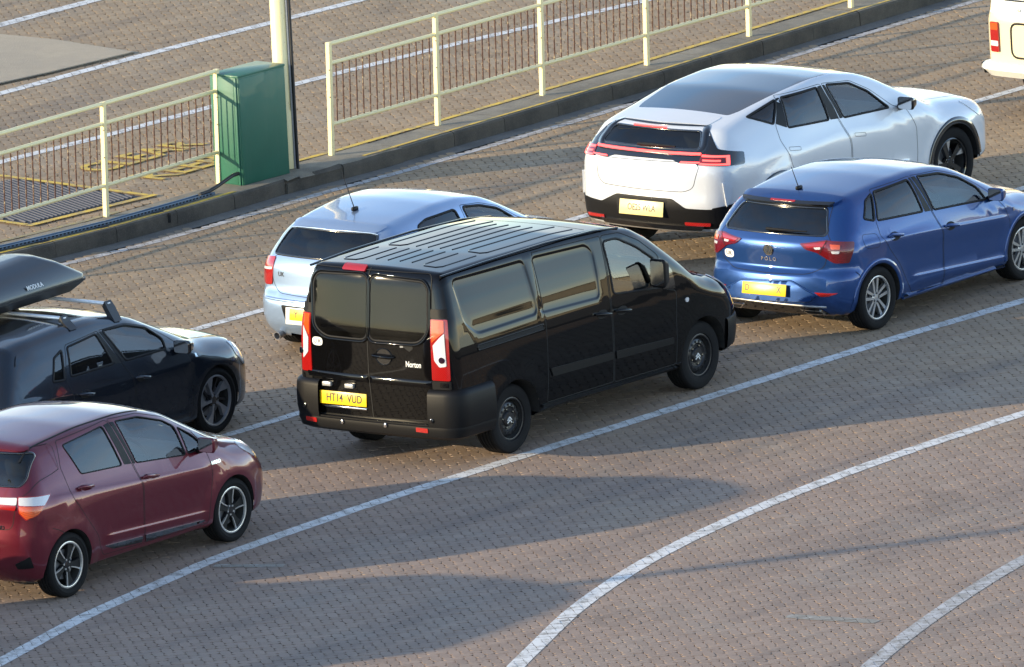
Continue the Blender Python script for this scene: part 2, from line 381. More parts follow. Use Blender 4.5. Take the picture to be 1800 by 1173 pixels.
# ------------------------------------------------ materials (all procedural)
class NT:
    def __init__(s, name):
        s.m = bpy.data.materials.new(name); s.m.use_nodes = True; s.t = s.m.node_tree; s.b = s.t.nodes['Principled BSDF']; s.out = s.t.nodes['Material Output']
    def n(s, typ, **k):
        o = s.t.nodes.new('ShaderNode'+typ)
        for a, v in k.items():
            if a.startswith('i_'): o.inputs[int(a[2:]) if a[2:].isdigit() else a[2:].replace('_', ' ')].default_value = v
            else: setattr(o, a, v)
        return o
    def l(s, a, b): s.t.links.new(a, b)
    def noise(s, scale, detail=4, rough=.55, vec=None, dist=0):
        o = s.n('TexNoise'); o.inputs['Scale'].default_value = scale; o.inputs['Detail'].default_value = detail; o.inputs['Roughness'].default_value = rough; o.inputs['Distortion'].default_value = dist
        if vec is not None: s.l(vec, o.inputs['Vector'])
        return o.outputs['Fac']
    def pos(s): return s.n('NewGeometry').outputs['Position']
    def obj(s): return s.n('TexCoord').outputs['Object']
    def ramp(s, fac, stops):
        o = s.n('ValToRGB'); e = o.color_ramp.elements
        while len(e) < len(stops): e.new(.5)
        for i, (p, c) in enumerate(stops):
            e[i].position = p; e[i].color = (c, c, c, 1) if not hasattr(c, '__len__') else (*c[:3], 1)
        s.l(fac, o.inputs[0]); return o.outputs[0]
    def mix(s, fac, a, b, mode='MIX'):
        o = s.n('Mix', data_type='RGBA', blend_type=mode)
        for sock, v in ((o.inputs[0], fac), (o.inputs[6], a), (o.inputs[7], b)):
            if hasattr(v, 'links') or hasattr(v, 'is_linked'): s.l(v, sock)
            elif hasattr(v, '__len__'): sock.default_value = (*v[:3], 1)
            else: sock.default_value = v
        return o.outputs[2]
    def math(s, op, a, b=0.0):
        o = s.n('Math', operation=op)
        for sock, v in ((o.inputs[0], a), (o.inputs[1], b)):
            if hasattr(v, 'is_linked'): s.l(v, sock)
            else: sock.default_value = v
        return o.outputs[0]
    def mapping(s, vec, scale=(1, 1, 1), rot=(0, 0, 0)):
        o = s.n('Mapping'); o.inputs['Scale'].default_value = scale; o.inputs['Rotation'].default_value = rot; s.l(vec, o.inputs[0]); return o.outputs[0]
    def bump(s, h, strength=.3, dist=.01):
        o = s.n('Bump'); o.inputs['Strength'].default_value = strength; o.inputs['Distance'].default_value = dist; s.l(h, o.inputs['Height']); s.l(o.outputs[0], s.b.inputs['Normal'])
    def set(s, **k):
        for a, v in k.items():
            sock = s.b.inputs[a.replace('_', ' ')]
            if hasattr(v, 'is_linked'): s.l(v, sock)
            elif hasattr(v, '__len__'): sock.default_value = (*v[:3], 1)
            else: sock.default_value = v
        return s
def simple(name, col, rough=.5, metal=0.0, var=.12, scale=30, coat=0.0, bump=0.0):
    t = NT(name); f = t.noise(scale, 3, vec=t.obj()); lo = [c*(1-var) for c in col]; hi = [min(1, c*(1+var)) for c in col]
    t.set(Base_Color=t.mix(f, lo, hi), Roughness=rough, Metallic=metal, Coat_Weight=coat)
    if bump: t.bump(f, bump, .002)
    return t.m
LINING = (.018, .018, .02)
def paint(name, col, metal=.0, rough=.28, dust=.05, flake=0.0, coat=1.0, spec=.2, cior=1.45):
    t = NT(name); g = t.n('NewGeometry'); o = t.obj()
    f = t.noise(3.0, 5, .6, o); z = t.n('SeparateXYZ'); t.l(o, z.inputs[0])
    low = t.ramp(z.outputs[2], [(0.18, 1.0), (.62, 0.0)])               # road film on the lower body
    d = t.math('MULTIPLY', t.math('ADD', t.math('MULTIPLY', low, .55), .25), t.ramp(f, [(.35, 0), (.75, 1)]))
    d = t.math('MULTIPLY', d, dust*4)
    c = t.mix(d, col, (.16, .14, .12))
    if flake:
        vn = t.n('TexVoronoi'); vn.inputs['Scale'].default_value = 900; t.l(o, vn.inputs['Vector'])
        c = t.mix(t.math('MULTIPLY', vn.outputs['Color'], flake), c, [min(1, x*2.2+.03) for x in col])
    t.set(Base_Color=c, Metallic=metal, Roughness=t.math('ADD', rough, t.math('MULTIPLY', d, .6)), Coat_Weight=coat, Coat_Roughness=.03)
    t.b.inputs['Coat IOR'].default_value = cior; t.b.inputs['Specular IOR Level'].default_value = spec
    inn = t.n('BsdfDiffuse'); inn.inputs[0].default_value = (*LINING, 1)   # the inside of the panel is trimmed in dark felt
    mx = t.n('MixShader'); t.l(g.outputs['Backfacing'], mx.inputs[0]); t.l(t.b.outputs[0], mx.inputs[1]); t.l(inn.outputs[0], mx.inputs[2]); t.l(mx.outputs[0], t.out.inputs[0])
    return t.m
def glass(name, tint, refl=.06, rough=.01, fres=.7):
    t = NT(name); t.t.nodes.remove(t.b)
    tr = t.n('BsdfTransparent'); tr.inputs[0].default_value = (*tint, 1)
    gl = t.n('BsdfGlossy'); gl.inputs['Roughness'].default_value = rough
    lw = t.n('LayerWeight'); lw.inputs[0].default_value = .32
    f = t.math('ADD', t.math('MULTIPLY', lw.outputs['Fresnel'], fres), refl); c = t.n('Clamp'); t.l(f, c.inputs[0])
    sm = t.noise(2.2, 4, .6, t.obj())
    dust = t.n('BsdfDiffuse'); dust.inputs[0].default_value = (.35, .33, .30, 1)
    m0 = t.n('MixShader'); t.l(t.math('MULTIPLY', t.ramp(sm, [(.4, 0), (.8, 1)]), .014), m0.inputs[0]); t.l(tr.outputs[0], m0.inputs[1]); t.l(dust.outputs[0], m0.inputs[2])
    m = t.n('MixShader'); t.l(c.outputs[0], m.inputs[0]); t.l(m0.outputs[0], m.inputs[1]); t.l(gl.outputs[0], m.inputs[2]); t.l(m.outputs[0], t.out.inputs[0])
    return t.m
def lens(name, col, rough=.12, emit=0.0):
    t = NT(name); v = t.n('TexWave', wave_type='BANDS', bands_direction='DIAGONAL'); v.inputs['Scale'].default_value = 38; v.inputs['Distortion'].default_value = 1.5; t.l(t.obj(), v.inputs['Vector'])
    t.set(Base_Color=t.mix(v.outputs['Fac'], [c*.6 for c in col], col), Roughness=rough, Coat_Weight=1.0, Coat_Roughness=.02)
    t.bump(v.outputs['Fac'], .12, .004)
    if emit: t.b.inputs['Emission Color'].default_value = (*col, 1); t.b.inputs['Emission Strength'].default_value = emit
    return t.m
M = {}
M['bar_silver'] = simple('brushed_aluminium', (.70, .70, .70), .3, .4)
M['tyre'] = simple('tyre_rubber', (.008, .008, .009), .8, bump=.2)
M['rubber'] = simple('black_rubber', (.012, .012, .013), .55)
M['gap'] = simple('panel_gap', (.004, .004, .004), .8)
M['plastic'] = simple('black_plastic', (.0065, .0065, .0075), .45, scale=200, bump=.15)
M['gloss_black'] = simple('gloss_black_trim', (.006, .006, .007), .12, coat=1)
M['steel_black'] = simple('black_steel_wheel', (.014, .014, .016), .33, var=.3)
M['alloy'] = simple('silver_alloy', (.50, .51, .53), .3, .85)
M['alloy_dark'] = simple('grey_alloy', (.27, .275, .30), .35, .6)
M['machined'] = simple('machined_alloy', (.62, .62, .62), .28, .8)
M['chrome'] = simple('chrome', (.78, .78, .78), .08, 1.0, var=.03)
M['silver_paint'] = simple('silver_trim', (.55, .55, .54), .3, .5)
M['plate_y'] = simple('yellow_plate', (.85, .55, .015), .32, coat=.6, var=.04)
M['plate_c'] = simple('cream_plate', (.80, .66, .28), .3, coat=.6, var=.04)
M['plate_w'] = simple('white_plate', (.78, .78, .74), .32, coat=.6, var=.04)
M['ink'] = simple('black_ink', (.012, .012, .012), .5)
M['sticker'] = simple('white_sticker', (.78, .78, .76), .45)
M['red'] = lens('red_lens', (.38, .010, .009)); M['red_dark'] = lens('smoked_red_lens', (.16, .008, .012)); M['orange'] = lens('orange_red_lens', (.75, .10, .015))
M['clear'] = lens('clear_lens', (.72, .72, .74)); M['redlit'] = lens('lit_red_strip', (.95, .06, .05), emit=1.2); M['reflector'] = lens('red_reflector', (.45, .015, .012))
M['glass'] = glass('window_glass', (.62, .70, .70)); M['privacy'] = glass('tinted_glass', (.13, .15, .16), .06); M['rearglass'] = glass('rear_glass', (.34, .38, .38), .05)
M['vanglass'] = glass('filmed_glass', (.25, .25, .24), .012, .06, .35); M['film'] = simple('dark_window_film', (.010, .010, .010), .9)
M['seat'] = simple('seat_fabric', (.035, .036, .04), .85, scale=80); M['trim'] = simple('cabin_trim', (.03, .03, .032), .7); M['skinseat'] = simple('light_seat_fabric', (.16, .16, .16), .8)
for _k in ('plastic', 'tyre', 'rubber'): M[_k].node_tree.nodes['Principled BSDF'].inputs['Specular IOR Level'].default_value = .18
P = {}
P['van'] = paint('black_van_paint', (.0028, .0028, .0032), rough=.25, dust=.003, coat=.85, spec=.0, cior=1.42)
P['yaris'] = paint('maroon_paint', (.095, .005, .016), .4, .3, .03, .25)
P['polo'] = paint('blue_paint', (.008, .044, .17), .45, .3, .03, .2)
P['polestar'] = paint('white_paint', (.62, .645, .68), .12, .3, .02)
P['golf'] = paint('blue_black_paint', (.006, .010, .018), .2, .26, .02, .15)
P['bmw'] = paint('silver_blue_paint', (.27, .37, .55), .6, .3, .02, .15)
P['camper'] = paint('cream_paint', (.72, .64, .42), 0, .35, .03)
P['camper_white'] = paint('white_band_paint', (.75, .74, .70), 0, .35, .03)
M['underbody'] = simple('underbody', (.010, .010, .010), .9)
# paving and street
PAVE_ROT = math.radians(-9.5)
def m_paver(single):
    t = NT('block_paving' if not single else 'block_paving_single'); p = t.pos()
    if single: tone = t.n('ObjectInfo').outputs['Random']
    else: tone = t.n('Attribute', attribute_name='tone').outputs['Fac']
    xyz = t.n('SeparateXYZ'); t.l(p, xyz.inputs[0])
    big = t.noise(.22, 3, .5, p)
    zone = t.math('ADD', t.math('MULTIPLY', xyz.outputs[1], .055), t.math('MULTIPLY', t.math('SUBTRACT', big, .5), 1.1))
    zone = t.ramp(t.math('ADD', zone, .62), [(.15, 0), (.85, 1)])        # pinker towards the front lanes, more buff towards the kerb
    a = t.mix(tone, (.315, .222, .168), (.385, .276, .212)); b = t.mix(tone, (.335, .230, .128), (.435, .305, .175)); c = t.mix(zone, a, b)
    fine = t.noise(55, 4, .7, p); c = t.mix(t.math('MULTIPLY', fine, .55), c, (.11, .095, .08))
    st = t.noise(1.0, 5, .62, t.mapping(t.mapping(p, (1, 1, 1), (0, 0, math.radians(-53))), (.10, 1.25, 1)), 0)   # tyre film in streaks along the lanes
    c = t.mix(t.math('MULTIPLY', t.ramp(st, [(.50, 0), (.68, 1)]), .42), c, (.085, .080, .082))
    blot = t.noise(.9, 6, .65, p); c = t.mix(t.math('MULTIPLY', t.ramp(blot, [(.5, 0), (.75, 1)]), .28), c, (.36, .33, .28))
    spk = t.noise(9, 2, .5, p); c = t.mix(t.math('MULTIPLY', t.ramp(spk, [(.70, 0), (.78, 1)]), .35), c, (.06, .055, .05))
    oil = t.noise(.55, 4, .6, t.mapping(p, (1, 1, 1), (0, 0, .4))); c = t.mix(t.math('MULTIPLY', t.ramp(oil, [(.62, 0), (.74, 1)]), .38), c, (.07, .062, .055))
    gum = t.n('TexVoronoi'); gum.inputs['Scale'].default_value = 2.6; t.l(p, gum.inputs['Vector']); c = t.mix(t.math('MULTIPLY', t.ramp(gum.outputs['Distance'], [(.035, 1), (.06, 0)]), .55), c, (.09, .082, .075))
    t.set(Base_Color=c, Roughness=.82); t.bump(t.noise(90, 4, .7, p), .5, .004); return t.m
M['paver'] = m_paver(False); M['paver1'] = m_paver(True)
def m_ground():
    t = NT('joint_sand'); p = t.pos(); f = t.noise(20, 4, .6, p); t.set(Base_Color=t.mix(f, (.02, .017, .013), (.06, .05, .035)), Roughness=.95); return t.m
M['ground'] = m_ground()
def m_yard():
    t = NT('yard_paving'); p = t.pos(); f = t.noise(.3, 5, .6, p); t.set(Base_Color=t.mix(f, (.17, .14, .11), (.26, .21, .15)), Roughness=.9); return t.m
M['yard'] = m_yard()
def m_concrete(name, a, b, dirt, ds=.6, bump=.5):
    t = NT(name); p = t.pos(); f = t.noise(6, 6, .65, p); g = t.noise(70, 3, .7, p); s = t.noise(1.6, 5, .7, p)
    c = t.mix(f, a, b); c = t.mix(t.math('MULTIPLY', t.ramp(s, [(.42, 0), (.62, 1)]), ds), c, dirt); c = t.mix(t.math('MULTIPLY', t.ramp(g, [(.5, 0), (.8, 1)]), .4), c, [x*1.6 for x in b])
    t.set(Base_Color=c, Roughness=.92); t.bump(g, bump, .008); return t.m
M['kerb'] = m_concrete('kerb_concrete', (.19, .165, .125), (.31, .27, .20), (.10, .088, .07))
M['kerb_face'] = m_concrete('shaded_grimy_kerb_face', (.065, .056, .044), (.125, .108, .082), (.035, .031, .026), .7)
M['gutter'] = m_concrete('gutter_concrete', (.12, .112, .10), (.19, .175, .155), (.075, .07, .062))
M['rough'] = m_concrete('rough_concrete', (.34, .28, .20), (.46, .38, .28), (.28, .24, .19), .4, 1.0)
def m_line(name, col, wear, under=(.20, .17, .13)):
    t = NT(name); p = t.pos(); f = t.noise(7, 6, .7, p); g = t.noise(60, 3, .7, p); e = t.noise(1.1, 3, .5, p)
    w = t.ramp(t.math('ADD', t.math('MULTIPLY', f, .7), t.math('MULTIPLY', g, .3)), [(wear, 0), (wear+.13, 1)])
    c = t.mix(e, [x*.82 for x in col], col); c = t.mix(t.math('MULTIPLY', w, .75), c, under); t.set(Base_Color=c, Roughness=.7); t.bump(g, .3, .003); return t.m
M['scuff'] = m_line('scuffed_old_paint', (.44, .42, .38), .36); M['white_line'] = m_line('worn_white_paint', (.76, .75, .73), .48); M['white_line2'] = m_line('faded_white_paint', (.52, .51, .51), .44)
M['yellow_line'] = m_line('worn_yellow_paint', (.74, .50, .05), .46); M['yellow_faint'] = m_line('faint_yellow_paint', (.42, .32, .09), .40)
def m_cream():
    t = NT('cream_enamel'); p = t.pos(); f = t.noise(5, 5, .6, p); g = t.noise(30, 4, .75, p)
    c = t.mix(f, (.87, .73, .36), (.90, .79, .47)); c = t.mix(t.math('MULTIPLY', t.ramp(g, [(.62, 0), (.72, 1)]), .7), c, (.20, .085, .04)); t.set(Base_Color=c, Roughness=.45); return t.m
M['cream'] = m_cream()
def m_rust():
    t = NT('rusty_bar'); p = t.pos(); g = t.noise(25, 4, .7, p)
    t.set(Base_Color=t.ramp(g, [(.38, (.06, .024, .016)), (.55, (.11, .045, .025)), (.68, (.45, .36, .22))]), Roughness=.8); return t.m
M['rust'] = m_rust()
def m_green():
    t = NT('green_enamel'); p = t.pos(); f = t.noise(4, 5, .6, p); g = t.noise(1.3, 5, .7, t.mapping(p, (6, 6, .6)))
    c = t.mix(f, (.012, .105, .065), (.018, .135, .085)); c = t.mix(t.math('MULTIPLY', t.ramp(g, [(.5, 0), (.8, 1)]), .35), c, (.07, .15, .11)); t.set(Base_Color=c, Roughness=.5, Coat_Weight=.15); t.bump(t.noise(60, 2, .5, p), .08, .003); return t.m
M['green'] = m_green()
M['galv'] = simple('blue_grey_steel', (.10, .16, .24), .5, .3, .25)
M['cable'] = simple('black_cable', (.012, .012, .014), .5); M['grate_dark'] = simple('dark_cover_plate', (.035, .033, .036), .7); M['grate'] = simple('grey_cast_metal', (.095, .09, .10), .6, .3, .3); M['grey_pipe'] = simple('grey_conduit', (.30, .30, .31), .5)
M['rack'] = simple('roof_rack_black', (.02, .02, .022), .4); M['box'] = simple('roof_box_plastic', (.009, .011, .015), .32, scale=250, coat=.35)
M['water'] = simple('unseen_harbour_water', (.02, .045, .06), .12, scale=.2, bump=.3)
M['wall_cream'] = simple('cream_render', (.62, .54, .40), .8, scale=.4); M['wall_dark'] = simple('dark_glazing', (.03, .04, .05), .2); M['roof_grey'] = simple('grey_sheet_roof', (.22, .22, .23), .6)
# ------------------------------------------------------------ the seven vehicles
HULL = {}
def pose(name, x, y, deg): POSE[name] = (x, y, math.radians(deg))
POSE = {}
pose('van', -.753, -5.10, 53.9)
pose('yaris', -4.807, -10.465, 53.7)
pose('polo', 2.909, -.182, 53.75)
pose('polestar', 1.974, 3.88, 52.2)
pose('golf', -5.097, -5.652, 54.0)
pose('bmw', -1.45, -.32, 54.0)
pose('camper', 6.335, 10.35, 52.5)
CYL = dict(van=(-.62, .60, .3), yaris=(-.2, .47, .35), polo=(-.25, .48, .35), polestar=(-.6, .58, .36), golf=(-.4, .5, .35), bmw=(-.38, .47, .35), camper=(-.65, .55, .3))
HULL['van'] = Hull(wx=(0, 3.122), wz=.332, wR=.385, hw=.93, belt=1.22,
    T=[(-1.3, 1.89), (-.9, 1.90), (0, 1.90), (1.2, 1.88), (1.9, 1.83), (2.25, 1.765), (2.5, 1.65), (3.1, 1.235), (3.3, 1.15), (3.65, 1.05), (3.9, .95), (4.1, .80)], Tsm=.05,
    crown=[(2.0, .035), (3.0, .10), (3.6, .09)],
    plan=[(-1.1, .915), (-.6, .94), (0, .948), (2.6, .948), (3.3, .935), (3.8, .90), (4.1, .84)],
    sec=[(.2, -.06), (.36, -.02), (.6, 0), (.95, 0), (1.15, -.012), (1.27, -.032), (1.42, -.055), (1.58, -.095), (1.9, -.185)], secsm=.03,
    gh=[(1.6, 0), (2.3, .02), (3.0, .10)],
    xr=[(.2, -.96), (.9, -.975), (1.3, -.97), (1.75, -.905), (1.95, -.87)], kr=.03, kr4=.05, rrear=.10,
    xf=[(.2, 4.0), (.35, 4.07), (.7, 4.09), (.95, 4.0), (1.1, 3.88)], kf=.2, kf4=.2, rfront=.25, rr=[(1.8, .07), (2.8, .14), (3.5, .2)], zb=.29, flare=.006)
HULL['yaris'] = Hull(wx=(0, 2.51), wz=.301, wR=.335, hw=.84, belt=.95,
    T=[(-.7, 1.36), (-.42, 1.415), (-.1, 1.455), (.5, 1.50), (1.1, 1.50), (1.5, 1.46), (1.8, 1.385), (2.52, 1.035), (2.64, .995), (3.05, .885), (3.3, .78)], Tsm=.07,
    crown=[(1.3, .07), (2.2, .12), (3, .12)],
    plan=[(-.65, .80), (-.2, .835), (.4, .845), (2.2, .847), (2.8, .83), (3.3, .74)],
    sec=[(.18, -.07), (.32, -.03), (.5, -.012), (.72, 0), (.84, -.006), (.95, -.05), (1.2, -.13), (1.5, -.25)], bs=[(0, .06), (2.4, -.04)],
    gh=[(-.6, .10), (0, .03), (.8, 0), (1.6, .03), (2.3, .12)],
    xr=[(.2, -.50), (.36, -.60), (.6, -.615), (.78, -.585), (.93, -.59), (1.08, -.52), (1.4, -.35)], kr=.10, kr4=.10, rrear=.16, crease=[([(-.25, .985), (.3, .945), (2.2, .80)], .007, .20), ([(.50, .47), (2.15, .38)], .010, .14)],
    xf=[(.2, 3.32), (.4, 3.37), (.6, 3.36), (.85, 3.24)], kf=.22, kf4=.25, rfront=.22, rr=[(1.5, .09), (2.2, .12), (2.6, .2)], zb=.2, flare=.02)
HULL['polo'] = Hull(wx=(0, 2.552), wz=.313, wR=.345, hw=.87, belt=.93,
    T=[(-.65, 1.24), (-.42, 1.29), (0, 1.35), (.6, 1.40), (1.0, 1.405), (1.4, 1.37), (1.65, 1.32), (2.42, .975), (2.55, .94), (3.0, .84), (3.4, .68)], Tsm=.07,
    crown=[(1.2, .06), (2.2, .09), (3, .11)],
    plan=[(-.7, .79), (-.2, .855), (.4, .875), (2.3, .875), (2.9, .85), (3.38, .76)],
    sec=[(.18, -.05), (.30, -.012), (.44, -.006), (.70, 0), (.82, -.004), (.845, -.018), (.93, -.045), (1.15, -.125), (1.45, -.27)], secsm=.012, bs=[(0, .05), (2.5, -.03)],
    gh=[(-.5, .15), (0, .07), (.8, 0), (1.6, .03), (2.3, .12)],
    xr=[(.2, -.56), (.34, -.66), (.50, -.675), (.62, -.655), (.66, -.60), (.86, -.61), (.92, -.60), (1.0, -.55), (1.32, -.30)], kr=.13, kr4=.16, rrear=.17, rsm=.016, crease=[([(-.25, .925), (.18, .888), (2.32, .712)], .011, .20), ([(.50, .435), (2.25, .315)], .010, .12)],
    xf=[(.2, 3.3), (.4, 3.37), (.6, 3.38), (.8, 3.2)], kf=.25, kf4=.3, rfront=.2, rr=[(1.5, .09), (2.2, .12), (2.6, .2)], zb=.2, flare=.012)
HULL['polestar'] = Hull(wx=(0, 2.985), wz=.372, wR=.415, hw=.97, belt=1.05,
    T=[(-1.0, 1.30), (-.75, 1.345), (-.3, 1.435), (.4, 1.56), (1.0, 1.61), (1.35, 1.605), (1.75, 1.54), (2.0, 1.46), (2.72, 1.11), (2.85, 1.08), (3.5, 1.0), (3.8, .92), (3.9, .86)], Tsm=.07,
    crown=[(1.2, .06), (2.2, .09), (3, .10)],
    plan=[(-1.0, .89), (-.5, .955), (.2, .984), (2.7, .984), (3.3, .975), (3.8, .91)],
    sec=[(.2, -.05), (.38, -.012), (.6, -.012), (.85, 0), (.98, -.014), (1.06, -.05), (1.3, -.13), (1.6, -.26)], bs=[(-.6, .04), (0, .03), (1.2, 0), (2.9, .0)],
    gh=[(-.9, .14), (-.2, .08), (.6, .0), (1.6, .02), (2.6, .10)],
    xr=[(.25, -.86), (.42, -.99), (.62, -1.02), (.78, -1.0), (.95, -1.0), (1.05, -.975), (1.28, -.80)], kr=.12, kr4=.14, rrear=.18, crease=[([(.45, .60), (2.3, .56)], .012, .16)],
    xf=[(.2, 3.83), (.4, 3.91), (.7, 3.92), (.95, 3.85)], kf=.13, kf4=.18, rfront=.17, rr=[(1.5, .09), (2.4, .12), (2.9, .2)], zb=.34, flare=.02)
HULL['golf'] = Hull(wx=(0, 2.629), wz=.323, wR=.35, hw=.89, belt=.94,
    T=[(-.8, 1.33), (-.5, 1.375), (0, 1.43), (.6, 1.458), (1.0, 1.45), (1.4, 1.40), (1.65, 1.345), (2.38, 1.025), (2.5, .99), (3.05, .905), (3.5, .75)], Tsm=.07,
    crown=[(1.2, .06), (2.2, .09), (3, .11)],
    plan=[(-.8, .84), (-.2, .885), (.4, .895), (2.4, .895), (3.0, .87), (3.46, .78)],
    sec=[(.18, -.05), (.30, -.012), (.44, -.006), (.70, 0), (.84, -.004), (.865, -.016), (.95, -.045), (1.15, -.12), (1.45, -.26)], secsm=.012, bs=[(0, .05), (2.5, -.03)],
    gh=[(-.5, .08), (0, .03), (.8, 0), (1.6, .03), (2.3, .12)],
    xr=[(.2, -.70), (.34, -.79), (.60, -.80), (.9, -.74), (1.0, -.68), (1.34, -.42)], kr=.08, kr4=.10, rrear=.14, crease=[([(-.5, .90), (.5, .845), (2.3, .80)], .010, .20), ([(.50, .42), (2.25, .30)], .010, .14)],
    xf=[(.2, 3.49), (.4, 3.53), (.6, 3.52), (.8, 3.42)], kf=.22, kf4=.3, rfront=.2, rr=[(1.5, .09), (2.2, .12), (2.6, .2)], zb=.18, flare=.012)
HULL['bmw'] = Hull(wx=(0, 2.66), wz=.316, wR=.345, hw=.86, belt=.92,
    T=[(-.75, 1.24), (-.5, 1.29), (0, 1.36), (.5, 1.405), (.9, 1.40), (1.25, 1.35), (1.45, 1.27), (2.05, .98), (2.2, .93), (2.75, .82), (3.2, .64)], Tsm=.07,
    crown=[(1.0, .06), (2.0, .09), (3, .11)],
    plan=[(-.8, .80), (-.2, .86), (.4, .874), (2.4, .87), (3.0, .85), (3.43, .76)],
    sec=[(.18, -.05), (.30, -.012), (.5, -.006), (.70, 0), (.82, -.01), (.92, -.05), (1.15, -.13), (1.42, -.27)], bs=[(0, .03), (2.5, -.03)],
    gh=[(-.5, .15), (0, .07), (.8, 0), (1.3, .03), (2.0, .12)],
    xr=[(.2, -.66), (.34, -.76), (.52, -.78), (.60, -.765), (.66, -.71), (.9, -.70), (.98, -.66), (1.30, -.45)], kr=.14, kr4=.16, rrear=.18,
    xf=[(.2, 3.22), (.4, 3.28), (.6, 3.26), (.8, 3.1)], kf=.25, kf4=.3, rfront=.2, rr=[(1.2, .09), (1.9, .12), (2.3, .2)], zb=.2, flare=.012)
HULL['camper'] = Hull(wx=(0, 2.46), wz=.33, wR=.36, hw=.92, belt=1.05,
    T=[(-1.0, 1.90), (0, 1.95), (2.3, 1.95), (2.75, 1.86), (3.5, .9)], crown=[(0, .08)],
    plan=[(-1.2, .885), (0, .92), (3.0, .92), (3.4, .88)],
    sec=[(.25, -.04), (.4, -.01), (.7, 0), (1.02, 0), (1.08, -.02), (1.5, -.06), (1.9, -.17)],
    xr=[(.3, -.96), (1.03, -.97), (1.07, -.955), (1.5, -.90), (1.9, -.80)], rsm=.012, kr=.04, kr4=.05, rrear=.12,
    xf=[(.3, 3.3), (.8, 3.34), (1.05, 3.3), (1.9, 2.8)], kf=.1, kf4=.1, rfront=.2, rr=.16, zb=.42, flare=.0)
for _n, _c in CYL.items(): HULL[_n].cyl = _c
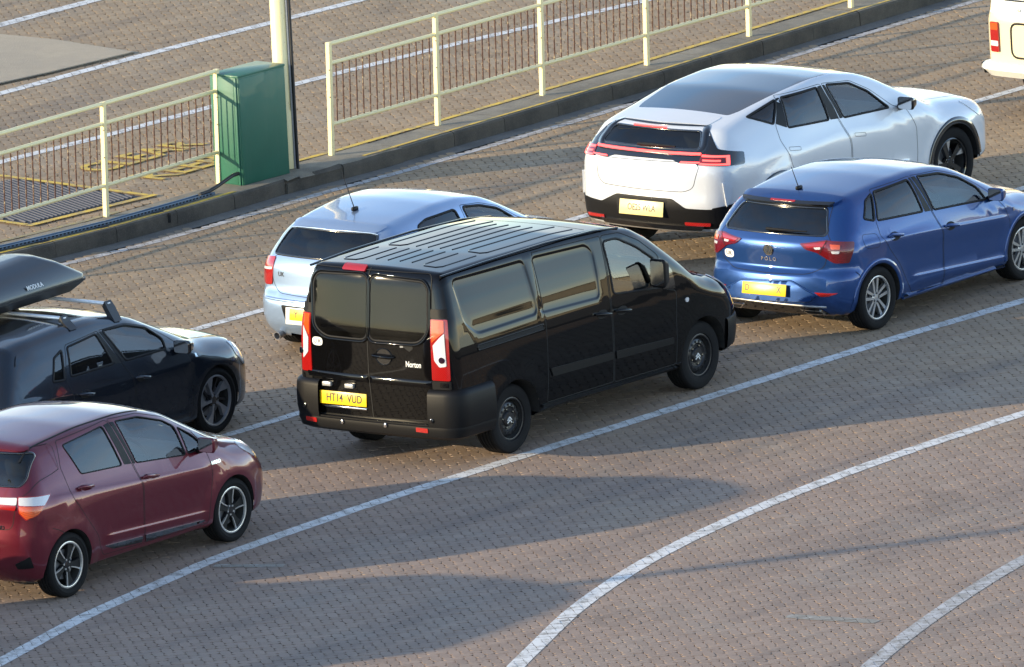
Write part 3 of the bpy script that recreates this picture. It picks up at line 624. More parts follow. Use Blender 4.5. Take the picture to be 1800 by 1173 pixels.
# ------------------------------------------------ car building blocks
def mirror2(poly): return np.array([(-a, b) for a, b in poly])[::-1]
def wheel(car, H, xw, side, R, wid, rr, yo, style):
    """a wheel is barrel + tyre + rim + cap; axis along local y, outer face at y = yo*side"""
    w = MB().lathe([(rr-.012, wid*.40), (rr-.03, wid*.30), (rr-.045, -wid*.38), (rr-.10, -wid*.40), (.05, -wid*.25), (.05, -wid*.1), (.0, -wid*.1)], 40).build('wheel', M['underbody'], car, 40)
    tr = [(rr-.004, wid*.42), (rr+.004, wid*.47), (rr+.03, wid*.505), (R-.045, wid*.515), (R-.018, wid*.48), (R-.004, wid*.41)]
    for g in (.26, .09, -.09, -.26): tr += [(R, wid*g+.006), (R-.008, wid*g+.004), (R-.008, wid*g-.004), (R, wid*g-.006)]
    tr += [(R-.004, -wid*.41), (R-.018, -wid*.48), (R-.045, -wid*.515), (rr, -wid*.45)]
    MB().lathe(tr, 56).build('tyre', M['tyre'], w, 30)
    fy = wid*.36
    def spokes(polys, n, y0, y1, mat, name='spoke', off=0):
        for k in range(n):
            t = 2*PI*k/n+off; mb = MB()
            for pl in polys:
                mb.prism([(p[0]*math.cos(t)-p[1]*math.sin(t), p[0]*math.sin(t)+p[1]*math.cos(t)) for p in pl], y0, y1)
            mb.build(name, mat, w)
    lip = [(rr-.004, wid*.42), (rr-.012, wid*.435), (rr-.022, wid*.42), (rr-.026, wid*.33)]
    if style == 'steel':
        MB().lathe(lip, 48).build('rim', M['steel_black'], w, 40)
        MB().lathe([(rr-.02, fy-.06), (rr*.80, fy-.035), (rr*.70, fy-.012), (rr*.56, fy-.008), (rr*.50, fy-.022), (rr*.36, fy-.026), (rr*.33, fy-.01), (rr*.30, fy-.004), (0, fy-.004)], 48).build('disc', M['steel_black'], w, 40)
        for k in range(14):
            t = 2*PI*k/14; MB().lathe([(.0135, fy-.009), (.0135, fy-.0065), (0, fy-.0065)], 10, c=(rr*.635*math.cos(t), 0, rr*.635*math.sin(t))).build('vent_hole', M['gap'], w)
        for k in range(5):
            t = 2*PI*k/5+.3; MB().lathe([(.011, fy-.026), (.011, fy-.012), (0, fy-.010)], 6, c=(rr*.43*math.cos(t), 0, rr*.43*math.sin(t))).build('wheel_bolt', M['gloss_black'], w)
        mb = MB(); a = .3 if xw < 1 else -.35
        for dz in (-.004, .022):                              # two chevrons on the cap
            for sg in (-1, 1):
                q = [(0, dz), (sg*.034, dz-.030), (sg*.034, dz-.042), (0, dz-.013)]
                mb.prism([(x*math.cos(a)-z*math.sin(a), x*math.sin(a)+z*math.cos(a)) for x, z in (q if sg > 0 else q[::-1])], fy-.004, fy+.003)
        mb.build('chevron_emblem', M['sticker'], w)
    else:
        mat = {'yaris': M['machined'], 'golf': M['alloy_dark'], 'polo': M['alloy'], 'polestar': M['gloss_black'], 'plain': M['alloy']}[style]
        MB().lathe(lip, 48).build('rim', mat, w, 40)
        MB().lathe([(rr*.62, .0), (rr*.62, .012), (rr*.2, .012)], 32).build('brake_disc', M['alloy_dark'], w, 40)
        hub = MB().lathe([(rr*.26, fy-.05), (rr*.25, fy-.018), (rr*.17, fy-.012), (rr*.15, fy-.006), (0, fy-.004)], 24)
        hub.build('hub', M['gloss_black'] if style in ('yaris', 'polestar', 'golf') else mat, w, 40)
        q = rr-.016
        if style == 'yaris':
            spokes([[(.04, -.028), (q*.55, -.040), (q, -.085), (q, .02), (q*.6, .018), (.04, .028)]], 5, fy-.05, fy-.012, M['rubber'])
            spokes([[(q*.30, .020), (q*.60, .022), (q, .034), (q, .022), (q*.62, .012), (q*.34, .012)]], 5, fy-.02, fy-.004, M['machined'], 'spoke_face')
        elif style == 'golf':
            spokes([[(.03, -.014), (q*.5, -.012), (q, -.012), (q, .085), (q*.86, .080), (q*.5, .014), (.03, .016)]], 5, fy-.045, fy-.006, mat)
            spokes([[(q*.25, -.05), (q*.9, -.10), (q, -.10), (q, -.085), (q*.3, -.035)]], 5, fy-.06, fy-.03, M['steel_black'], 'spoke_bar')
        elif style == 'polo':
            spokes([[(.03, .004), (q, .028), (q, .062), (.04, .03)], [(.03, -.004), (.04, -.03), (q, -.062), (q, -.028)]], 5, fy-.045, fy-.008, mat, off=PI/2)
        elif style == 'polestar':
            spokes([[(.04, -.022), (q, -.035), (q, .035), (.04, .022)]], 5, fy-.05, fy-.012, M['gloss_black'])
            spokes([[(q*.50, .026), (q, .04), (q, .12), (q*.95, .12)]], 5, fy-.03, fy-.006, M['alloy'], 'spoke_insert')
        else:
            spokes([[(.04, -.02), (q, -.035), (q, .035), (.04, .02)]], 7, fy-.04, fy-.008, mat)
        for k in range(5):
            t = 2*PI*k/5+.6; MB().lathe([(.010, fy-.014), (.010, fy-.006), (0, fy-.006)], 6, c=(rr*.20*math.cos(t), 0, rr*.20*math.sin(t))).build('wheel_bolt', M['machined'] if style == 'yaris' else M['gloss_black'], w)
    w.location = (xw, side*(yo-wid/2), R); w.rotation_euler = (0, random.uniform(0, 1.2) if style not in ('steel', 'polo') else (.25 if xw < 1 else -.5) if style == 'steel' else 0, 0 if side > 0 else PI)
    return w
def arch_liner(car, H, xw, R, side):
    mb = MB(); n = 26; V = []; F = []
    am = math.degrees(math.asin(max(-.6, (H.zb+.035-H.wz)/R))); tt = np.radians(am+(180-2*am)*np.arange(n+1)/n); ys = H.lift('side', np.stack([xw+(R+.012)*np.cos(tt), np.maximum(H.wz+(R+.012)*np.sin(tt), H.zb+.06)], 1), side)[:, 1]
    for i in range(n+1):
        t = tt[i]; x, z = xw+(R+.001)*math.cos(t), H.wz+(R+.001)*math.sin(t)
        y = ys[i]-side*.004
        V += [(x, y, z), (x, y-side*.05, z), (xw+(R-.01)*math.cos(t), side*.40, H.wz+(R-.01)*math.sin(t))]
    for i in range(n):
        for k in range(2): F.append((i*3+k, i*3+3+k, i*3+4+k, i*3+1+k))
    F.append(tuple(range(2, 3*(n+1), 3)))
    mb.add(V, F).build('wheel_arch', M['underbody'], car)
def seat(car, x, y, z, mat, h=.62):
    R = Matrix.Rotation(math.radians(-14), 3, 'Y')
    mb = MB().box((x+.02, y, z+.10), (.50, .48, .16), bev=.05).box((x-.27, y, z+.42), (.15, .47, h), R, .05).box((x-.37, y, z+.42+h*.5+.10), (.10, .26, .17), R, .04)
    mb.build('seat', mat, car, 50)
def number_plate(car, pos, N, txt, mat, w=.52, h=.112, size=.085, rim=None, parts=None, tilt=0):
    N = Vector(N).normalized(); up = Vector((0, 0, 1)); X = up.cross(N).normalized(); Y = N.cross(X)
    Mx = Matrix((X, Y, N)).transposed().to_4x4(); Mx.translation = Vector(pos)
    bm = MB().box((0, 0, 0), (w, h, .008), bev=.003); bm.v = [tuple(Mx @ Vector(p)) for p in bm.v]
    pl = bm.build('number_plate', mat, car, 30)
    for t, dx in (parts or [(txt, 0)]):
        if t: place_text('plate_character', t, size, Vector(pos)+N*.0045+X*dx, N, up, M['ink'], pl, .78, .0006)
    return pl
def strip_text(H, car, name, plane, q, txt, size, mat, sg=-1, sx=1.0, up=(0, 0, 1), depth=.0015, off=.003):
    P = H.lift(plane, [q], sg); N = H.N(P)[0]; return place_text(name, txt, size, P[0]+N*off, N, up, mat, car, sx, depth)
def oval_sticker(H, car, plane, q, w, h, txt, sg=-1, size=.05):
    t = np.linspace(0, 2*PI, 28, endpoint=False); e = np.stack([q[0]+w/2*np.sign(np.cos(t))*np.abs(np.cos(t))**.7, q[1]+h/2*np.sign(np.sin(t))*np.abs(np.sin(t))**.7], 1)
    o = H.patch('country_sticker', plane, e, M['sticker'], car, .0025, .002, sg); strip_text(H, o, 'sticker_letters', plane, q, txt, size, M['ink'], sg, 1.0, depth=.0004, off=.0032)
def door_handle(H, car, q, mat, w=.20, h=.032, sg=-1, cup=True, par=None):
    P = H.lift('side', [q], sg)[0]; n = H.N(P[None])[0]; z = -.028*w/.2
    if cup:
        t = np.linspace(0, 2*PI, 24, endpoint=False); H.patch('handle_recess', 'side', np.stack([q[0]+w*.40*np.cos(t), q[1]-.004+h*1.25*np.sin(t)], 1), M['gap'] if cup == 'dark' else mat, par or car, .0012, 0, sg)
    c = [(q[0]-w/2, q[1]-z*.3, .004), (q[0]-w*.40, q[1]-z*.3, .034), (q[0]+w*.40, q[1]+z*.6, .036), (q[0]+w/2, q[1]+z*.6, .006)]
    pts = []
    for x, zz, o in c:
        p = H.lift('side', [(x, zz)], sg); pts.append(p[0]+H.N(p)[0]*o)
    MB().tube([tuple(p) for p in pts], [h*.35, h*.5, h*.5, h*.35], 8).build('handle', mat, par or car, 50)
def mirror(H, car, P, mat, dims=(.11, .20, .15), sg=-1, arm=(.0, .0, -.05)):
    """door mirror: rounded housing with a looking glass on the rear face"""
    bm = bmesh.new(); bmesh.ops.create_cube(bm, size=1)
    for v in bm.verts:
        k = .62 if v.co.x > 0 else 1.0; v.co = Vector((v.co.x*dims[0], v.co.y*dims[1]*k, v.co.z*dims[2]*k))
    bmesh.ops.bevel(bm, geom=bm.edges[:], offset=min(dims)*.28, segments=4, profile=.6, affect='EDGES'); bm.verts.index_update()
    mb = MB(); mb.add([(v.co.x+P[0], v.co.y+P[1], v.co.z+P[2]) for v in bm.verts], [tuple(v.index for v in f.verts) for f in bm.faces]); bm.free()
    o = mb.build('door_mirror', mat, car, 50)
    x = P[0]-dims[0]/2-.002; y, z = dims[1]*.40, dims[2]*.40
    g = MB().prism([(P[1]+a, P[2]+b) for a, b in rpoly([(-y, -z), (y, -z), (y, z), (-y, z)], .03, .03)], x, x+.004, 'x'); g.build('mirror_glass', M['chrome'], o)
    MB().tube([(P[0]+.01, P[1]-sg*dims[1]*.4, P[2]-dims[2]*.35), (P[0]+.04, P[1]-sg*(dims[1]*.5+.06), P[2]-dims[2]*.5)], [.03, .035], 8).build('mirror_arm', M['plastic'], o, 50)
    return o
def antenna(car, p, L, tilt, mat=None):
    mb = MB().box((p[0], p[1], p[2]+.018), (.09, .035, .04), bev=.012); o = mb.build('aerial', M['plastic'], car, 50)
    MB().tube([(p[0]-.01, p[1], p[2]+.03), (p[0]-.01-L*math.sin(tilt), p[1], p[2]+.03+L*math.cos(tilt))], [.0055, .0035], 6).build('aerial_rod', M['cable'], o)
def make_car(name, label, cat, spec, group=None):
    H = HULL[name]; x, y, t = POSE[name]; root = empty(spec['id'], (x, y, 0), t); tag(root, label, cat, group)
    pt = P[name]; reg = []; C = dict(spec)
    for q, r, gl in C['windows']: reg.append(('win', 'side', rpoly(q, r, .035), (1, -1), False))
    for k, (q, r) in enumerate(C['doors']): reg.append(('door%d' % k, 'side', rpoly(q, r, .045), (1, -1), True))
    if C.get('rear_glass') is not None: reg.append(('rg', 'rear', rpoly(C['rear_glass'], .05, .04), (1,), False))
    if C.get('screen') is not None: reg.append(('ws', 'top', rpoly(C['screen'], .08, .045), (1,), False))
    if C.get('bonnet') is not None: reg.append(('bonnet', 'top', rpoly(C['bonnet'], .08, .05), (1,), True))
    if C.get('hatch') is not None: reg.append(('tailgate', 'rear', rpoly(C['hatch'], .06, .04), (1,), True))
    for r in C.get('extra', []): reg.append(r)
    rings = [('side', np.asarray(p), (1, -1), True) for p in C.get('rings', [])]
    for cx_, cz_, am, wd in H.crease:
        for dz in (.09*wd, -.02*wd, -.11*wd, -.3*wd): xx = np.linspace(cx_[0], cx_[-1], 48); rings.append(('side', np.stack([xx, np.interp(xx, cx_, cz_)+dz], 1), (1, -1), False))
    sh = H.shell(reg, rings, [(xw, H.wz, H.wR) for xw in H.wx], C.get('sp', .055))
    out = {}; mats = C.get('mats', {})
    for (key, sg), (V, Fc, N) in sh.items():
        out[(key, sg)] = meshobj(key.rstrip('0123456789'), V, Fc, mats.get(key, pt), root, N)
    wins = []
    for q, r, gl in C['windows']:
        pl = rpoly(q, r, .035)
        for sg in (1, -1):
            g = H.patch('side_window', 'side', pl, M[gl], root, -.004, 0, sg, .12); H.ribbon('window_seal', 'side', pl, C.get('seal', .022), C.get('sealmat', M['rubber']), g, .002, sg, thick=.004)
    if C.get('rear_glass') is not None:
        pl = rpoly(C['rear_glass'], .05, .04); g = H.patch('rear_window', 'rear', pl, M[C.get('rgmat', 'rearglass')], root, -.003, 0, 1, .12); H.ribbon('window_seal', 'rear', pl, C.get('rgseal', .02), M['gloss_black'], g, .0015, 1, thick=.002)
    if C.get('screen') is not None:
        pl = rpoly(C['screen'], .08, .045); g = H.patch('windscreen', 'top', pl, M['glass'], root, -.003, 0, 1, .12); H.ribbon('window_seal', 'top', pl, .03, M['gloss_black'], g, .0015, 1, thick=.002)
    seams = []
    for q, r in C['doors']:
        for sg in (1, -1): seams.append(('side', rpoly(q, r, .03), sg, True))
    for k, plane in (('bonnet', 'top'), ('hatch', 'rear')):
        if C.get(k) is not None: seams.append((plane, rpoly(C[k], .08 if k == 'bonnet' else .06, .03), 1, True))
    for plane, q in C.get('seams', []):
        for sg in ((1, -1) if plane in ('side', 'cyl') else (1,)): seams.append((plane, q, sg, False))
    for k, (plane, q, sg, cl) in enumerate(seams): H.ribbon('panel_gap', plane, q, C.get('gapw', .006), M['gap'], root, .0009, sg, cl)
    for i, xw in enumerate(H.wx):
        for sg in (-1, 1):
            arch_liner(root, H, xw, H.wR, sg)
            wheel(root, H, xw, sg, H.wz, C['tyre_w'], C['rim'], C['yo'], C['wheel'])
    arcm = C.get('archmat')
    if arcm:
        for a in H.arcs:
            for sg in (-1, 1): H.ribbon('arch_trim', 'side', [(xw2, z2) for xw2, z2 in [((p[0]-a[:, 0].mean())*1.07+a[:, 0].mean(), max(H.zb+.06, (p[1]-H.wz)*1.07+H.wz)) for p in a]], C.get('archw', .05), arcm, root, .002, sg, False, .05, .004)
    zf = H.zb+.10
    MB().box(((H.x0+H.x1)/2, 0, H.zb+.06), (H.x1-H.x0-.5, 1.0, .08)).build('underbody', M['underbody'], root)
    # cabin
    cb = C['cabin']
    MB().box(((cb['x0']+cb['x1'])/2, 0, zf+.02), (cb['x1']-cb['x0'], 1.34, .04)).build('cabin_floor', M['trim'], root)
    for sx in cb['front']: seat(root, sx, -.36, zf+.08, M['seat'], cb.get('h', .60)); seat(root, sx, .36, zf+.08, M['seat'], cb.get('h', .60))
    for sx in cb.get('rear', []):
        for yy in (-.38, .0, .38): seat(root, sx, yy, zf+.12, M['seat'], .52)
    if 'dash' in cb:
        d = cb['dash']; MB().box((d[0], 0, d[1]), (.42, 1.32, .26), bev=.08).build('dashboard', M['trim'], root, 50)
        R = Matrix.Rotation(math.radians(68), 3, 'Y'); mb = MB(); V = []; F = []
        n, m, r0, r1 = 28, 8, .18, .016
        for i in range(n):
            for j in range(m):
                a, b = 2*PI*i/n, 2*PI*j/m; p = R @ Vector(((r0+r1*math.cos(b))*math.cos(a), (r0+r1*math.cos(b))*math.sin(a), r1*math.sin(b))); V.append((p.x+d[0]-.33, p.y-.36, p.z+d[1]+.08))
                F.append((i*m+j, ((i+1) % n)*m+j, ((i+1) % n)*m+(j+1) % m, i*m+(j+1) % m))
        mb.add(V, F).tube([(d[0]-.33, -.53, d[1]+.08), (d[0]-.33, -.19, d[1]+.08)], .02, 6).tube([(d[0]-.33, -.36, d[1]+.08), (d[0]-.1, -.36, d[1])], .03, 6)
        mb.build('steering_wheel', M['plastic'], root, 50)
    return root, H, out
# ------------------------------------------------ 1. black panel van
H = HULL['van']
REC = rpoly([(-.715, 1.80), (.424, 1.775), (.452, 1.265), (-.52, 1.262), (-.69, 1.40)], .07, .03)
BLI = rpoly([(.555, 1.775), (1.42, 1.735), (1.50, 1.66), (1.462, 1.225), (.49, 1.262)], .06, .03)
H.recess = [(REC, .012, .035), (BLI, .010, .03)]
def inset(poly, d):
    p = np.asarray(poly); t = np.roll(p, -1, 0)-np.roll(p, 1, 0); n = np.stack([-t[:, 1], t[:, 0]], 1); n /= np.linalg.norm(n, axis=1, keepdims=True)+1e-9
    if not inpoly(np.array([p[0, 0]+n[0, 0]*.005]), np.array([p[0, 1]+n[0, 1]*.005]), p)[0]: n = -n
    return p+n*d
van, H, o = make_car('van', 'black panel van with blank sides and a yellow rear number plate', 'van', dict(id='panel_van',
    windows=[([(1.70, 1.715), (1.93, 1.705), (2.20, 1.575), (2.45, 1.40), (2.46, 1.13), (1.68, 1.215)], .05, 'glass'), ([(2.55, 1.30), (2.66, 1.235), (2.66, 1.09), (2.54, 1.105)], .03, 'privacy')],
    doors=[([(.575, 1.82), (1.672, 1.772), (1.607, 1.183), (1.604, .377), (.518, .394)], .02), ([(1.69, 1.772), (2.00, 1.745), (2.27, 1.62), (2.50, 1.44), (2.52, 1.10), (2.69, 1.06), (2.665, .75), (2.655, .345), (1.622, .370), (1.625, 1.183)], .04)],
    screen=[(2.34, -.60), (2.34, .60), (3.02, .72), (3.10, 0), (3.02, -.72)], bonnet=[(3.16, -.66), (3.18, 0), (3.16, .66), (3.82, .58), (3.90, 0), (3.82, -.58)],
    rings=[inset(REC, .0), inset(REC, .018), inset(REC, -.018), inset(BLI, 0), inset(BLI, .015), inset(BLI, -.015)], gapw=.009, sp=.05,
    seams=[], tyre_w=.215, rim=.212, yo=.885, wheel='steel', cabin=dict(x0=-.8, x1=2.9, front=[1.62], dash=(2.55, .98), h=.66)))
# blank panels catch the light: glossy film edge round each pressing
# rear doors: one pane each, framed, with a centre joint
GL = rpoly([(.66, 1.80), (.066, 1.822), (.050, 1.212), (.555, 1.212), (.68, 1.30), (.712, 1.72)], .09, .03); GR = rpoly([(.034, 1.822), (-.57, 1.80), (-.622, 1.74), (-.64, 1.34), (-.545, 1.225), (.026, 1.212)], .08, .03)
for g in (GL, GR):
    d = H.patch('rear_door_window', 'rear', g, M['vanglass'], van, .004, 0, 1, .08)
    H.patch('window_backing', 'rear', g, M['film'], d, .0015, 0, 1, .1)
    H.ribbon('window_seal', 'rear', g, .020, M['rubber'], d, .003, 1, thick=.005); H.ribbon('frame_moulding', 'rear', inset(g, -.022), .022, P['van'], d, .002, 1, thick=.016)
H.ribbons('rear_door_gaps', [('rear', np.array([(.055, 1.885), (.052, .88), (.028, .47)]), 1, False), ('rear', rpoly([(.76, 1.86), (-.66, 1.875), (-.70, .48), (.80, .45)], .08, .03), 1, True)], .010, M['gap'], van, off=.002)
H.patch('brake_light', 'rear', rpoly([(.37, 1.893), (.10, 1.893), (.10, 1.848), (.37, 1.848)], .012), M['red'], van, .016, .02, 1, .03)
for q in ([(.80, .868), (.06, .868), (.06, .80), (.80, .80)], [(.045, .868), (-.68, .868), (-.68, .80), (.045, .80)]):
    H.patch('door_ridge', 'rear', rpoly(q, .01), P['van'], van, .006, .01, 1, .03, bulge=.028)
number_plate(van, tuple(H.lift('rear', [(.366, .622)], 1)[0]+np.array((-.012, 0, 0))), (-1, 0, .05), '', M['plate_y'], .545, .125, .108, parts=[('HT14', -.10), ('VUD', .135)])
for yq in (.55, .28): 
    p = H.lift('rear', [(yq, .752)], 1)[0]; MB().box((p[0]-.012, yq, .752), (.04, .10, .042), bev=.008).build('plate_light', M['silver_paint'], van, 40)
p = H.lift('rear', [(.37, .535)], 1)[0]; MB().box((p[0]-.010, .37, .537), (.014, .55, .018), bev=.004).build('plate_trim', M['chrome'], van, 40)
# rear door handle in its round dish, the damaged lock hole, badge and sticker
t = np.linspace(0, 2*PI, 32, endpoint=False)
hd = H.patch('handle_recess', 'rear', np.stack([-.132+.088*np.cos(t), 1.065+.075*np.sin(t)], 1), M['gloss_black'], van, .0015, 0, 1, .04)
H.ribbon('recess_rim', 'rear', np.stack([-.132+.092*np.cos(t), 1.065+.079*np.sin(t)], 1), .010, P['van'], hd, .001, 1, thick=.006)
p = H.lift('rear', [(-.132, 1.07)], 1)[0]; MB().tube([(p[0]-.005, .0, 1.070), (p[0]-.035, -.04, 1.070), (p[0]-.035, -.22, 1.067), (p[0]-.005, -.255, 1.067)], [.012, .016, .016, .012], 8).build('handle', P['van'], hd, 50)
H.patch('lock_hole', 'rear', [(-.315, 1.205), (-.36, 1.20), (-.40, 1.212), (-.465, 1.195), (-.47, 1.165), (-.43, 1.135), (-.40, 1.15), (-.37, 1.17), (-.32, 1.165)], M['gap'], van, .0015, 0, 1, .03)
H.patch('lock_plate', 'rear', [(-.325, 1.198), (-.36, 1.195), (-.36, 1.17), (-.325, 1.168)], M['alloy_dark'], van, .004, .003, 1, .03)
strip_text(H, van, 'door_script', 'rear', (-.47, 1.012), 'Norton', .078, M['sticker'], 1, .72)
oval_sticker(H, van, 'rear', (.655, 1.150), .125, .082, 'U K', 1, .058)
for a, b in ((.790, .66), (-.50, -.628)): H.patch('rear_reflector', 'rear', rpoly([(a, .425), (b, .420), (b, .378), (a, .383)], .008), M['reflector'], van, .072, .02, 1, .04)
# tall corner lamps: cap, red upper lens, clear middle, red lower lens
for sg in (1, -1):
    lt, lb = (1.415, .852) if sg > 0 else (1.460, .878); L, R_ = (.118 if sg > 0 else .066), .216
    base = H.patch('tail_light', 'cyl', rpoly([(L, lt), (R_, lt), (R_, lb), (L, lb)], .015), M['red'], van, .010, .03, sg, .04)
    zz = lambda f: lb+(lt-lb)*f
    H.patch('indicator_lens', 'cyl', rpoly([(L+.012, zz(.985)), (R_-.03, zz(.985)), (R_-.03, zz(.80)), (L+.012, zz(.62))], .01), M['orange'], base, .014, .006, sg, .04)
    H.patch('clear_lens', 'cyl', rpoly([(R_-.030, zz(.78)), (R_-.022, zz(.24)), (L+.075, zz(.22)), (L+.030, zz(.33)), (L+.022, zz(.58))], .012), M['clear'], base, .015, .006, sg, .04)
    H.patch('reversing_bulb', 'cyl', np.stack([L+.095+.025*np.cos(t), zz(.34)+.030*np.sin(t)], 1), M['chrome'], base, .019, .004, sg, .03)
    H.patch('lamp_cap', 'cyl', rpoly([(L-.004, lt+.092), (R_, lt+.097), (R_, lt+.006), (L, lt+.006)], .01), M['plastic'], van, .010, .03, sg, .05)
    H.patch('lamp_foot', 'cyl', rpoly([(L, lb-.006), (R_+.004, lb-.006), (R_+.004, lb-.085), (L, lb-.085)], .01), M['plastic'], van, .010, .03, sg, .05)
    H.patch('cap_catch', 'cyl', rpoly([(L+.07, lb-.02), (R_-.015, lb-.02), (R_-.015, lb-.065), (L+.07, lb-.065)], .006), M['gloss_black'], van, .014, .006, sg, .05)
# black plastic bumper: upright corners and a low step between them
bp = MB(); 
def bumper_loft(H, zs, q, off):
    m = len(q); G = np.zeros((len(zs), m, 3)); F = []
    for pl, sg in dict.fromkeys((a[0], a[1]) for a in q):
        idx = [k for k in range(m) if q[k][0] == pl and q[k][1] == sg]; Q = np.array([(q[k][2], z) for z in zs for k in idx]); P_ = H.lift(pl, Q, sg); n_ = H.N(P_); n_[:, 2] *= .2
        P_ = P_+n_*np.repeat(np.array(off), len(idx))[:, None]; G[:, idx] = P_.reshape(len(zs), len(idx), 3)
    V = [tuple(p) for p in G.reshape(-1, 3)]; c0 = (len(zs)//2-1)*m+m//2; A_, B_, C_ = (np.array(V[i]) for i in (c0, c0+1, c0+m)); flip = np.cross(B_-A_, C_-A_) @ H.N(A_[None])[0] < 0
    for i in range(len(zs)-1):
        for j in range(m-1): F.append((i*m+j, i*m+j+1, (i+1)*m+j+1, (i+1)*m+j)[::-1 if flip else 1])
    return V, F
rimR = [('side', -1, x) for x in np.linspace(-.40, -.62, 6)]+[('cyl', -1, u) for u in np.linspace(.40, .03, 14)]
rimL = [('cyl', 1, u) for u in np.linspace(.03, .40, 14)]+[('side', 1, x) for x in np.linspace(-.62, -.40, 6)]
mid = [('rear', 1, y) for y in np.linspace(-.60, .60, 16)]
V, F = bumper_loft(H, [.300, .335, .40, .43, .440, .445], rimR+mid+rimL, [.01, .055, .066, .062, .045, -.02]); bp.add(V, F)
for q, k in ((rimR, 1), (rimL, 1)):
    V, F = bumper_loft(H, [.43, .50, .62, .73, .765, .785, .790], q, [.060, .068, .064, .056, .045, .02, -.01]); bp.add(V, F)
for sg, y0 in ((-1, -.655), (1, .655)):                    # inner cheeks of the corners
    V, F = bumper_loft(H, [.43, .55, .70, .785], [('cyl', sg, .03), ('cyl', sg, .028), ('cyl', sg, .02)], [.06, .06, .05, .02])
bp.build('rear_bumper', M['plastic'], van, 40, fix=False)
H.patch('bumper_step', 'rear', rpoly([(.66, .452), (-.62, .452), (-.62, .436), (.66, .436)], .004), M['plastic'], van, .05, .06, 1, .06)
for yq, zq, m_ in ((.352, .412, 'chrome'), (-.155, .420, 'chrome'), (-.70, .50, 'gloss_black'), (.80, .53, 'gloss_black')):
    p = H.lift('rear', [(yq, zq)], 1)[0] if abs(yq) < .6 else H.lift('cyl', [(.03+abs(yq)-.66, zq)], math.copysign(1, yq))[0]; MB().lathe([(.022, 0), (.022, -.012), (.012, -.016), (0, -.016)], 14, 'z').build('parking_sensor', M[m_], van, 40)
    b = [c_ for c_ in van.children if c_.name.startswith('parking_sensor')][-1]; n_ = Vector(H.N(p[None])[0]); b.matrix_local = Matrix.Translation(Vector(p)+n_*.066) @ (-n_).to_track_quat('Z', 'Y').to_matrix().to_4x4()
# side furniture
for q in ([(.564, .712), (1.592, .672), (1.592, .600), (.598, .632)], [(1.640, .668), (2.60, .615), (2.60, .556), (1.645, .592)]):
    for sg in (-1, 1): H.patch('side_moulding', 'side', rpoly(q, .015), M['plastic'], o[('door0' if q[0][0] < 1 else 'door1', sg)], .012, .014, sg, .06)
for sg in (-1, 1):
    H.patch('door_track', 'side', rpoly([(-.545, 1.148), (.505, 1.148), (.505, 1.112), (-.545, 1.112)], .016), M['gap'], van, .0016, 0, sg, .06); H.ribbon('track_lip', 'side', rpoly([(-.55, 1.155), (.51, 1.155), (.51, 1.106), (-.55, 1.106)], .018), .010, P['van'], van, .001, sg, thick=.006)
    H.patch('sill_trim', 'side', rpoly([(.42, .388), (2.69, .318), (2.69, .298), (.42, .36)], .006), M['plastic'], van, .018, .03, sg, .08)
    door_handle(H, van, (1.462, 1.068), P['van'], .22, .034, sg, 'dark', o[('door0', sg)]); door_handle(H, van, (1.785, 1.042), P['van'], .22, .034, sg, 'dark', o[('door1', sg)])
    H.patch('side_indicator', 'side', np.stack([2.853+.028*np.cos(t), .935+.022*np.sin(t)], 1), M['clear'], van, .010, .01, sg, .03)
    V, F = bumper_loft(H, [.300, .34, .45, .58, .615, .625], [('side', sg, x) for x in (3.525, 3.58, 3.66, 3.74)]+[('front', sg, sg*y) for y in (.80, .72, .6, .4, .2, 0.)], [.005, .018, .022, .02, .012, -.005]); MB().add(V, F).build('front_bumper', M['plastic'], van, 40, fix=True)
    H.patch('headlight', 'top', rpoly([(3.50, sg*.80), (3.62, sg*.62), (3.92, sg*.60), (3.90, sg*.72), (3.78, sg*.80)], .03), M['clear'], van, .006, .012, sg, .05)
    mirror(H, van, (2.33, sg*1.03, 1.31), M['plastic'], (.13, .19, .30), sg); H.patch('mirror_base', 'side', rpoly([(2.50, 1.41), (2.66, 1.27), (2.68, 1.08), (2.47, 1.11)], .02), M['gloss_black'], o[('door1', sg)], .006, .008, sg, .05)
    MB().tube([(-.86, sg*.755, 1.86), (-.2, sg*.775, 1.872), (.8, sg*.775, 1.865), (1.6, sg*.765, 1.83), (2.05, sg*.74, 1.775)], .012, 6).build('roof_gutter', P['van'], van, 50)
# pressed ribs in the roof
for x0_, x1_, yq in [(-.55, -.02, y) for y in (-.21, -.07, .07, .21)]+[(.10, 1.40, y) for y in (-.21, -.07, .07, .21)]:
    H.ribbon('roof_rib', 'top', [(x0_, yq), (x1_, yq)], .014, P['van'], van, .0, 1, False, .10, .007)
for x0_, x1_ in ((-.62, -.02), (.10, 1.55)):
    for sg in (-1, 1): H.ribbon('roof_rib', 'top', [(x1_, sg*.36), (x0_+.06, sg*.36), (x0_, sg*.40), (x0_, sg*.53), (x0_+.06, sg*.57), (x1_, sg*.57)], .014, P['van'], van, .0, 1, False, .06, .007)
H.ribbon('roof_joint', 'top', [(1.62, -.66), (1.62, .66)], .01, M['gap'], van, .001, 1, False, .1)
